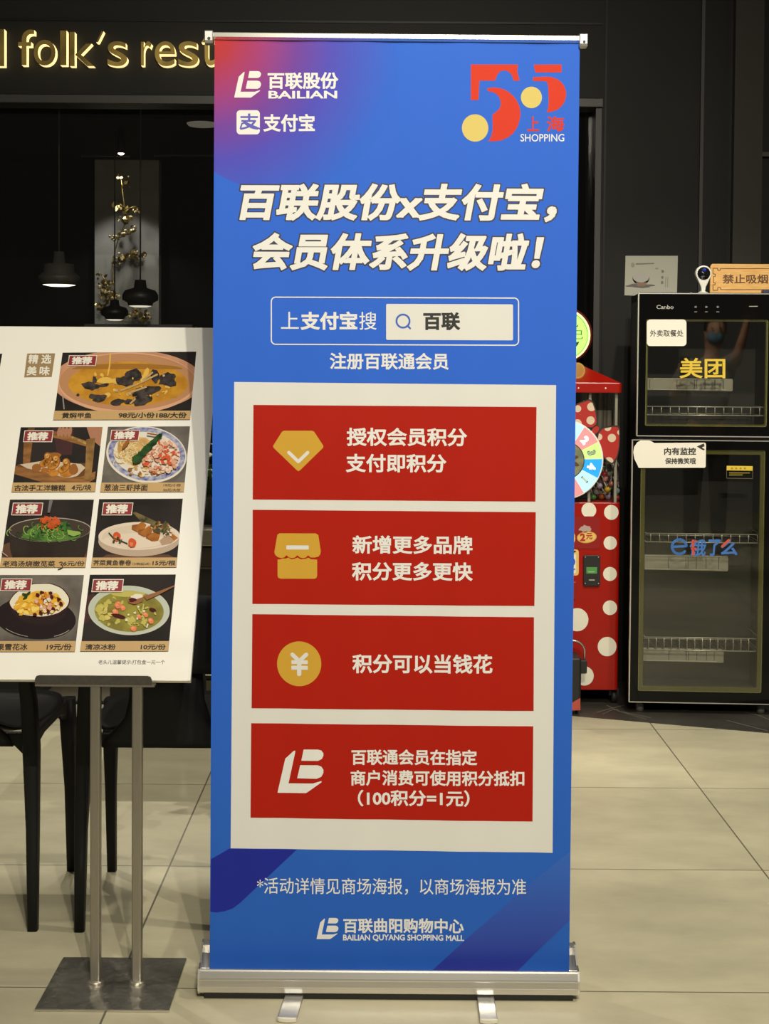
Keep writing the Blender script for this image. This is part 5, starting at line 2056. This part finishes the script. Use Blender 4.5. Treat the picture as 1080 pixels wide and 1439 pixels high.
# pyramid roof
zr0, zr1 = pz_(552), pz_(537.5)
rx0, rx1 = px_(711, 545), px_(873, 545)
k = MB()
k.rbox((rx0, YM - .014, zr0), (rx1, YM + D + .01, zr1), red_p, .012)
ro = k.build('roof', vm, bevel=.004)
k = MB()
za = pz_(503, 792)
cxr = .5 * (rx0 + rx1)
b4 = [(rx0 + .004, YM - .008, zr1 - .001), (rx1 - .004, YM - .008, zr1 - .001), (rx1 - .004, YM + D, zr1 - .001), (rx0 + .004, YM + D, zr1 - .001)]
t4 = [(cxr - .03, YM + .16, za), (cxr + .03, YM + .16, za), (cxr + .03, YM + .24, za), (cxr - .03, YM + .24, za)]
k.add(b4 + t4, [(0, 1, 5, 4), (1, 2, 6, 5), (2, 3, 7, 6), (3, 0, 4, 7), (4, 5, 6, 7), (3, 2, 1, 0)], red_p)
k.build('roof_cap', ro, bevel=.003)
k = MB()
for x in (812.5, 850.5):
    c0 = P(x, 545.5, YM - .014)
    k.lathe(c0, [(.004, 0), (.003, .002)], dot_w, 10, 'y')
k.build('screw', ro)
# gilt medallion on the sloping roof face
A, B, C_ = Vector(b4[0]), Vector(b4[1]), Vector(t4[1])
nn = (B - A).cross(C_ - A).normalized()
if nn.y > 0:
    nn = -nn
RM = plane_map(A, nn, .0005)
k = Print(RM)
k.poly(ell(811, 521, 11, 11.5, 36), mat('gilt_print', (0.42, 0.16, 0.045), .4), 1)
k.line(ell(811, 521, 9.4, 9.8, 36), 1.0, mat('gilt_line', (0.60, 0.30, 0.08), .4), 2, closed=True, cap=False)
k.build('medallion', ro)

# round lit sign on the roof
c0 = P(792, 471, YM + .18)
R1 = 35.5 / F * (YM + .18)
k = MB()
k.lathe((c0.x, YM + .20, c0.z), [(R1 * 1.10, -.03), (R1 * 1.13, -.02), (R1 * 1.13, .02), (R1 * 1.05, .026)], mat('dark_red_rim', (0.10, 0.012, 0.008), .4), 48, 'y')
rs = k.build('round_sign', vm)
k = MB()
k.lathe((c0.x, YM + .174, c0.z), [(R1 * 1.03, 0), (R1 * 1.03, .003)], glow('warm_rim_light', (1.0, .80, .38), .75), 48, 'y')
note(k.build('sign_rim', rs), 'lit warm yellow rim')
k = MB()
k.lathe((c0.x, YM + .171, c0.z), [(R1 * .97, 0), (R1 * .97, .002)], glow('lit_green_face', (0.42, 0.90, 0.15), 0.55), 48, 'y')
fa = k.build('sign_face', rs)
note(fa, 'lit lime green face')
SGm = plane_map((0, YM + .168, 0), (0, -1, 0), .0004)
k = Print(SGm)
dg = mat('sign_dark_green', (0.015, 0.06, 0.02), .5)
k.line(ell(792, 471, 33.2, 33.2, 48), .7, mat('sign_mid_green', (.10, .28, .05), .5), 1, closed=True, cap=False)
k.poly([(809.5, 458.5), (813, 455), (811, 460)], dg, 1)
k.poly([(806, 455), (808, 453.5), (806.5, 457)], dg, 1)
k.poly([(804, 489), (808, 481), (813.5, 480), (812, 484), (807, 490)], dg, 1)
k.text('记', (798, 463.5, 819, 476.5), mat('sign_mid_green', (.10, .28, .05)), .0, layer=1)
k.build('sign_lettering', fa)
k = MB()
k.box((cxr - .02, YM + .175, za - .01), (cxr + .02, YM + .21, c0.z - R1 * 1.05), red_d)
k.build('sign_mount', rs)

# number wheel
c0 = P(791, 646, YM - .03)
R2 = 56.5 / F * (YM - .03)
k = MB()
k.lathe((c0.x, YM - .03, c0.z), [(R2, -.012), (R2, .0), (R2 * .985, .002)], mat('wheel_white', (.82, .82, .80), .4), 64, 'y')
wl = k.build('number_wheel', vm)
WMp = plane_map((0, YM - .0325, 0), (0, -1, 0), .0004)
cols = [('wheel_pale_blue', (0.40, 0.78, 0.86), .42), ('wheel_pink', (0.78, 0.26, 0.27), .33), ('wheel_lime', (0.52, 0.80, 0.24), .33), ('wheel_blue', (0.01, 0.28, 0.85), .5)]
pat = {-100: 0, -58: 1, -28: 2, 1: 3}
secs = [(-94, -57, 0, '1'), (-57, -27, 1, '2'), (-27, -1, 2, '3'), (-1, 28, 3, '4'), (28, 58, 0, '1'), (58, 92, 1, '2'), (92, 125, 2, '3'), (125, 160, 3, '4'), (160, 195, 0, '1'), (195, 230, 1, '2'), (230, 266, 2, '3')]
cw = (791, 646)
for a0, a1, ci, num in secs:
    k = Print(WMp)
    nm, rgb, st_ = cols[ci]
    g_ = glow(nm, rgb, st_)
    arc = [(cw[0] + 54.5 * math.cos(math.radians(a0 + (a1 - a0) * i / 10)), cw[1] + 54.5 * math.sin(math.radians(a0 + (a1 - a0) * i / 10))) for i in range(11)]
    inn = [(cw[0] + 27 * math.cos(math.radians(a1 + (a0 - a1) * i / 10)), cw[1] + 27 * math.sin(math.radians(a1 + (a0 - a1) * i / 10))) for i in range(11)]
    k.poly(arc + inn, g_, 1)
    am = math.radians((a0 + a1) / 2)
    cx_, cy_ = cw[0] + 41 * math.cos(am), cw[1] + 41 * math.sin(am)
    vs, fs, ed = glyphs(num)
    mx_, my_ = .5 * (min(v[0] for v in vs) + max(v[0] for v in vs)), .5 * (min(v[1] for v in vs) + max(v[1] for v in vs))
    rt = am + math.pi / 2
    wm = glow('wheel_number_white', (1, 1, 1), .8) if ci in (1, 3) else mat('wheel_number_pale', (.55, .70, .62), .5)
    zz = 14.5
    tv = []
    for vx, vy in vs:
        ux, uy = (vx - mx_) * zz, -(vy - my_) * zz
        tv.append((cx_ + ux * math.cos(rt) - uy * math.sin(rt), cy_ + ux * math.sin(rt) + uy * math.cos(rt)))
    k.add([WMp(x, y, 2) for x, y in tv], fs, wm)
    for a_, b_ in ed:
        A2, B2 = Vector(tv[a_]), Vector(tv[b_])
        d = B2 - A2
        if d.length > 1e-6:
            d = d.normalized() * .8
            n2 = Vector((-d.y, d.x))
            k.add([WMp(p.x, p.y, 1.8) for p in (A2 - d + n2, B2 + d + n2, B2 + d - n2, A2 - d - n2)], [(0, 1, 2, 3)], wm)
    k.build('wheel_sector', wl)
k = Print(WMp)
k.poly(ell(793, 647, 28, 27, 40), mat('wheel_hub_line', (.05, .05, .045), .4), 3)
k.poly(ell(793, 647, 26.6, 25.6, 40), mat('wheel_hub', (.24, .25, .14), .45, nscale=40, rgb2=(.15, .17, .09)), 4)
for a in range(20, 380, 36):
    r_ = math.radians(a)
    k.poly(blob(793 + 14 * math.cos(r_), 647 + 14 * math.sin(r_), 6.5, 3.2, 10, .3, a), mat('hub_brown', (.10, .035, .015), .5), 5)
k.build('wheel_hub', wl)

# dotted bow
bow_r = mat('bow_red', (0.42, 0.022, 0.016), .35)
bow_k = mat('bow_outline', (0.02, 0.012, 0.010), .5)
bow_w = mat('bow_dot', (0.66, 0.52, 0.38), .45)
zb_w = zoom(780, 420, 7.19)
BYm = YM - .022
lobeL = [(100, 1180), (150, 1110), (230, 1050), (350, 1010), (385, 1040), (412, 1120), (424, 1200), (428, 1270), (380, 1310), (300, 1300), (230, 1275), (180, 1250), (100, 1240)]
lobeR = [(428, 1345), (470, 1300), (560, 1280), (630, 1278), (652, 1300), (654, 1400), (650, 1500), (625, 1610), (575, 1680), (530, 1655), (480, 1600), (440, 1520), (415, 1420)]
knot = [(355, 1330), (405, 1275), (452, 1290), (440, 1340), (400, 1375), (362, 1365)]
bw = MB()
for pts in (lobeL, lobeR, knot):
    q = rounded(pts, 24)
    bw.prism([P(*zb_w(x, y), BYm) for x, y in q], (0, .012, 0), bow_k)
bo_w = bw.build('ribbon_bow', vm)
BMm = plane_map((0, BYm, 0), (0, -1, 0), .0004)
for pts, dots in ((lobeL, ((225, 1110, 36), (365, 1090, 44), (355, 1228, 42), (222, 1260, 44))), (lobeR, ((528, 1300, 36), (650, 1350, 26), (570, 1405, 42), (540, 1645, 46), (440, 1395, 34)))):
    cx_ = sum(p[0] for p in pts) / len(pts)
    cy_ = sum(p[1] for p in pts) / len(pts)
    inn = rounded([(cx_ + (x - cx_) * .91, cy_ + (y - cy_) * .915) for x, y in pts], 22)
    k = Print(BMm, conv=zb_w)
    k.poly(inn, bow_r, 1)
    k.clip = None
    for dx, dy, r in dots:
        # keep every dot inside its loop
        pl_d = [p for p in ell(dx, dy, r, r, 24)]
        hull = [(cx_ + (x - cx_) * .90, cy_ + (y - cy_) * .905) for x, y in pts]
        c2_ = clip_poly(hull, pl_d)
        if len(c2_) > 2:
            k.poly(c2_, bow_w, 2)
    k.build('bow_loop', bo_w)
k = Print(BMm, conv=zb_w)
k.poly(rounded([(405 + (x - 405) * .86, 1325 + (y - 1325) * .86) for x, y in knot], 16), bow_r, 1.5)
k.build('bow_knot', bo_w)
for x in (722, 862):
    c0 = P(x, 980, YM + .04)
    for dy in (.05, .34):
        k = MB()
        k.lathe((c0.x - .012, YM + dy, .030), [(.030, 0), (.030, .024)], blackp, 20, 'x')
        k.box((c0.x - .02, YM + dy - .012, .035), (c0.x + .02, YM + dy + .012, zb0 + .002), blackp)
        ca = k.build('caster', vm)
        k = MB()
        k.lathe((c0.x + .0125, YM + dy, .030), [(.014, 0), (.010, .003)], mat('grey_rubber', (.16, .155, .14)), 16, 'x')
        k.build('caster_hub', ca)

# lollipops heaped in the chamber
stick = mat('white_stick', (.80, .78, .72), .45)
wrap = [('yellow', (.66, .42, .03)), ('green', (.07, .26, .05)), ('orange', (.62, .15, .03)), ('red', (.50, .04, .04)), ('lavender', (.36, .28, .42)), ('pale blue', (.22, .38, .55)), ('pink', (.62, .25, .26)), ('clear wrapped', (.42, .42, .40))]
spots = [(853, 688, 0, 'low by the front pane under the bow'), (833, 699, 1, 'at the very bottom beside the wheel'), (845, 698, 2, 'at the bottom beside the green one'), (849, 666, 3, 'just under the bow'), (854, 698, 4, 'at the bottom beside the orange one'),
         (828, 695, 5, 'close behind the wheel rim'), (850, 673, 6, 'below the red one'), (856, 664, 7, 'high at the corner under the bow'), (846, 676, 7, 'beside the pink one'), (842, 683, 4, 'close to the wheel rim'), (866, 690, 5, 'in the corner of the chamber'),
         (858, 680, 6, 'above the yellow one'), (866, 700, 3, 'in the bottom corner of the chamber'), (838, 690, 7, 'beside the wheel rim low down'), (858, 656, 7, 'topmost in the corner')]
proto = None
for i, (x, y, ci, where) in enumerate(spots):
    nm, rgb = wrap[ci]
    yy_ = YM + .055 + .035 * (i % 3)
    c0 = P(x, y, yy_)
    zmin = zb1 + .0145
    c0.z = max(c0.z, zmin)
    t = thing('lollipop', c0, '%s lollipop with a white stick %s' % (nm, where), 'lollipop', 'lollipops in the candy machine chamber')
    k = MB()
    k.ball(c0, .0135 if ci != 7 else .016, mat('candy_' + nm.replace(' ', '_'), rgb, .3, noise=.45, nscale=90), 12, 7)
    k.build('candy', t)
    a = random.uniform(.2, 2.9)
    d = Vector((math.cos(a) * .6, random.uniform(-.2, .3), .35 + abs(math.sin(a)) * .6)).normalized()
    k = MB()
    for s in (1,):
        e0 = c0 + d * .062
        e0.x = min(e0.x, mx1 - .014)
        k.tube([c0 + d * .010, e0], .0022, stick, 6)
    k.build('stick', t)
pile = MB()
for _ in range(60):
    x, y = random.uniform(822, 867), random.uniform(655, 703)
    c0 = P(x, y, YM + .162 + random.uniform(0, .026))
    d = Vector((random.uniform(-1, 1), random.uniform(-.3, .3), random.uniform(-1, 1))).normalized() * .03
    a_, b_ = c0 - d, c0 + d
    for p in (a_, b_):
        p.x = min(max(p.x, mx0 + .02), mx1 - .016)
        p.z = max(p.z, zb1 + .006)
    pile.tube([a_, b_], .002, stick, 5)
po_ = pile.build('loose_sticks')
po_['kind'] = 'stuff'
tag(po_, 'tangle of white lollipop sticks filling the candy machine chamber', 'sticks')

# trolley loudspeaker with a pull handle
YS = 5.95
sx0, sx1 = P(760, 960, YS).x, P(816.5, 960, YS).x
ts = thing('trolley_speaker', (.5 * (sx0 + sx1), YS + .07, 0), 'black trolley box with a pull handle and red corner before the candy machine', 'speaker')
k = MB()
zs1 = P(810, 925, YS).z
k.rbox((sx0, YS, .02), (sx1, YS + .15, zs1), blackp, .012)
sb = k.build('body', ts, bevel=.006)
k = MB()
q = [P(*p, YS - .002) for p in ((801, 993), (801, 989), (814.8, 981), (815.2, 998), (801, 998.5))]
k.prism(q, (0, .003, 0), mat('salmon_red', (.46, .075, .055), .4))
note(k.build('corner_patch', sb), 'salmon red corner')
k = MB()
hx1 = P(821, 915, YS + .09).x
hx0 = sx0 - (hx1 - sx1)
zt_ = P(805, 900.5, YS + .09).z
zl_ = P(820, 934, YS + .09).z
r_ = .045
arc = [(hx1 - r_ + r_ * math.cos(math.radians(a)), zt_ - r_ + r_ * math.sin(math.radians(a))) for a in range(0, 91, 15)]
arc2 = [(hx0 + r_ + r_ * math.cos(math.radians(a)), zt_ - r_ + r_ * math.sin(math.radians(a))) for a in range(90, 181, 15)]
k.tube([(hx1, YS + .09, zl_)] + [(x, YS + .09, z) for x, z in arc + arc2] + [(hx0, YS + .09, zl_)], .0045, mat('bright_handle_steel', (.66, .62, .55), .25, .9), 10)
hd = k.build('handle', ts)
k = MB()
k.tube([(hx0 + r_ + .01, YS + .09, zt_), (hx1 - r_ - .005, YS + .09, zt_)], .008, blackp, 10)
k.build('grip', hd)
for x, s in ((hx1, 1), (hx0, -1)):
    k = MB()
    k.rbox((x - .020, YS + .075, zl_ - .035), (x + .009, YS + .105, zl_ + .02), blackp, .006, axis='y')
    k.build('handle_bracket', ts, bevel=.003)
for dy in (.04, .12):
    for x in (sx0 + .03, sx1 - .03):
        k = MB()
        k.lathe((x - .01, YS + dy, .018), [(.018, 0), (.018, .02)], mat('grey_rubber', (.16, .155, .14)), 16, 'x')
        k.build('wheel', ts)


# ================================================================== PASSER-BY (seen only as a reflection in the cabinet doors)
skin_m = mat('skin', (0.50, 0.27, 0.17), 0.5, noise=.08, nscale=30)
shirt_m = mat('grey_shirt_cloth', (0.20, 0.20, 0.19), 0.85, noise=.12, nscale=60)
pants_m = mat('dark_trouser_cloth', (0.030, 0.030, 0.034), 0.85)
mask_m = mat('blue_mask_cloth', (0.10, 0.22, 0.30), 0.8)
hair_m = mat('black_hair', (0.012, 0.010, 0.009), 0.5)
px0, py0 = 1.93, 0.20
per = thing('person', (px0, py0, 0), 'person in grey shirt and blue mask raising one arm, reflected in the cabinet glass', 'person')


def grow(name, chains, m, parent, sub=2):
    """a skinned body: chains of (point, radius); shared points join"""
    idx, vs, rs, es, roots = {}, [], [], [], []
    for ch in chains:
        prev = None
        fresh = True
        for p, r in ch:
            key = tuple(round(c, 4) for c in p)
            if key not in idx:
                idx[key] = len(vs)
                vs.append(Vector(p) - Vector((px0, py0, 0)))
                rs.append(r if isinstance(r, tuple) else (r, r))
            else:
                fresh = False
            i = idx[key]
            if prev is not None:
                es.append((prev, i))
            prev = i
        if fresh:
            roots.append(idx[tuple(round(c, 4) for c in ch[0][0])])
    me = bpy.data.meshes.new(name)
    me.from_pydata([tuple(v) for v in vs], es, [])
    me.materials.append(m)
    o = bpy.data.objects.new(name, me)
    COL.objects.link(o)
    o.parent = parent
    ROOTM[o.name] = ROOTM[per.name]
    md = o.modifiers.new('skin', 'SKIN')
    md.use_smooth_shade = True
    for i, s in enumerate(me.skin_vertices[0].data):
        s.radius = rs[i]
        s.use_root = i in roots
    sd = o.modifiers.new('smooth', 'SUBSURF')
    sd.levels = sd.render_levels = sub
    return o


V3 = lambda x, y, z: (px0 + x, py0 + y, z)
hip, waist, chest, neck = V3(0, 0, .98), V3(0, .01, 1.14), V3(.01, .0, 1.38), V3(.03, .015, 1.575)
head0, head1 = V3(.045, .03, 1.66), V3(.055, .035, 1.775)
sR, eR, wR, hR = V3(.175, .02, 1.50), V3(.20, .22, 1.535), V3(.255, .29, 1.77), V3(.275, .31, 1.86)
sL, eL, wL, hL = V3(-.18, .02, 1.48), V3(-.26, .06, 1.22), V3(-.23, .29, 1.33), V3(-.215, .37, 1.375)
legs = []
for s in (-1, 1):
    legs.append([(hip, (.14, .105)), (V3(s * .095, 0, .90), .085), (V3(s * .10, .01, .50), .058), (V3(s * .105, -.01, .28), .055), (V3(s * .105, -.02, .09), .040), (V3(s * .11, .06, .045), .036), (V3(s * .115, .15, .035), .030)])
arms = [[(chest, (.15, .11)), (sR, .062), (V3(.19, .12, 1.515), .048), (eR, .040), (V3(.23, .26, 1.66), .037), (wR, .026), (hR, (.030, .018))],
        [(chest, (.15, .11)), (sL, .062), (V3(-.22, .04, 1.35), .046), (eL, .040), (V3(-.245, .18, 1.28), .037), (wL, .026), (hL, (.030, .018))]]
fing = []
for h, w, side in ((hR, wR, 1), (hL, wL, -1)):
    d = (Vector(h) - Vector(w)).normalized()
    k_ = Vector((1, 0, 0)) - d * d.x
    k_.normalize()
    fwd = d.cross(k_)
    if fwd.y < 0:
        fwd = -fwd
    for j, ln in enumerate((.066, .075, .070, .056)):
        b0 = Vector(h) + k_ * (.024 - .016 * j) * side + d * .012
        p1 = b0 + d * ln * .5 + fwd * .006
        p2 = p1 + d * ln * .28 + fwd * .016
        p3 = p2 + d * ln * .16 + fwd * .020
        fing.append([(tuple(b0), .0095), (tuple(p1), .0088), (tuple(p2), .0082), (tuple(p3), .0072)])
    b0 = Vector(h) - d * .035 - k_ * .018 * -side
    p1 = b0 + k_ * .030 * side + d * .028 + fwd * .012
    p2 = p1 + d * .026 + fwd * .014
    fing.append([(tuple(b0), .011), (tuple(p1), .0095), (tuple(p2), .008)])
head_ch = [[(hip, (.14, .105)), (waist, (.135, .10)), (chest, (.15, .11)), (neck, .052), (head0, (.068, .082)), (head1, (.078, .095)), (V3(.056, .03, 1.835), (.05, .06))]]
nose = [[(V3(.052, .105, 1.735), .012), (V3(.052, .135, 1.71), .010)]]
ears = [[(V3(-.022, .03, 1.735), .012), (V3(-.028, .022, 1.715), .009)], [(V3(.132, .03, 1.735), .012), (V3(.138, .022, 1.715), .009)]]
grow('body', head_ch + legs + arms + fing + nose + ears, skin_m, per)
grow('shirt', [[(V3(0, 0, .93), (.172, .132)), (V3(0, .005, 1.14), (.165, .128)), (V3(.01, 0, 1.36), (.172, .135)), (V3(.02, .008, 1.50), (.12, .10))],
               [(V3(.01, 0, 1.36), (.172, .135)), (V3(.165, .02, 1.475), .080), (V3(.19, .13, 1.515), .066), (V3(.197, .175, 1.525), .064)],
               [(V3(.01, 0, 1.36), (.172, .135)), (V3(-.165, .02, 1.46), .080), (V3(-.215, .035, 1.36), .066), (V3(-.232, .045, 1.31), .064)]], shirt_m, per)
grow('trousers', [[(V3(0, 0, 1.0), (.155, .12)), (V3(s * .095, 0, .89), .104), (V3(s * .10, .01, .50), .076), (V3(s * .105, -.01, .28), .070), (V3(s * .105, -.015, .10), .062)] for s in (-1, 1)], pants_m, per)
k = MB()
hc = Vector(V3(.055, .018, 1.775))
k.ball(hc, .098, hair_m, 20, 12, (.92, 1.06, .98))
hv = []
hair = k.build('hair', per)
# keep the hair off the face
for v in hair.data.vertices:
    lx, ly, lz = v.co.x - .055, v.co.y - .018, v.co.z - 1.775
    if ly > .045 and lz < .045:
        v.co.y = .018 + .045
k = MB()
k.ball(Vector(V3(.052, .06, 1.685)), .072, mask_m, 18, 10, (.92, .95, .85))
fmk = k.build('face_mask', per)
k = MB()
for s in (-1, 1):
    k2 = MB()
    k2.ball(Vector(V3(.052 + s * .031, .118, 1.757)), .010, mat('dark_eye', (.02, .015, .012), .3), 10, 6)
    k2.build('eye', per)
    k2 = MB()
    k2.rbox(V3(s * .11 - .045, -.07, 0), V3(s * .11 + .045, .19, .075), mat('dark_shoe', (.02, .02, .02), .5), .03)
    k2.build('shoe', per, bevel=.015)
ph_c = Vector(hL) + Vector((0, .10, .085))
k = MB()
k.rbox(ph_c - Vector((.037, .005, .075)), ph_c + Vector((.037, .005, .075)), mat('black_phone', (.01, .01, .012), .2), .008, axis='y')
tag(k.build('phone'), 'black phone held by the reflected person in the grey shirt', 'phone')
lamp('fill_spot_passer', 'SPOT', (1.3, 1.9, 3.6), (1.95, 0.2, 1.3), 340, 0.06, angle=60, blend=0.7)  # unseen spot added so the reflected person shows in the glass
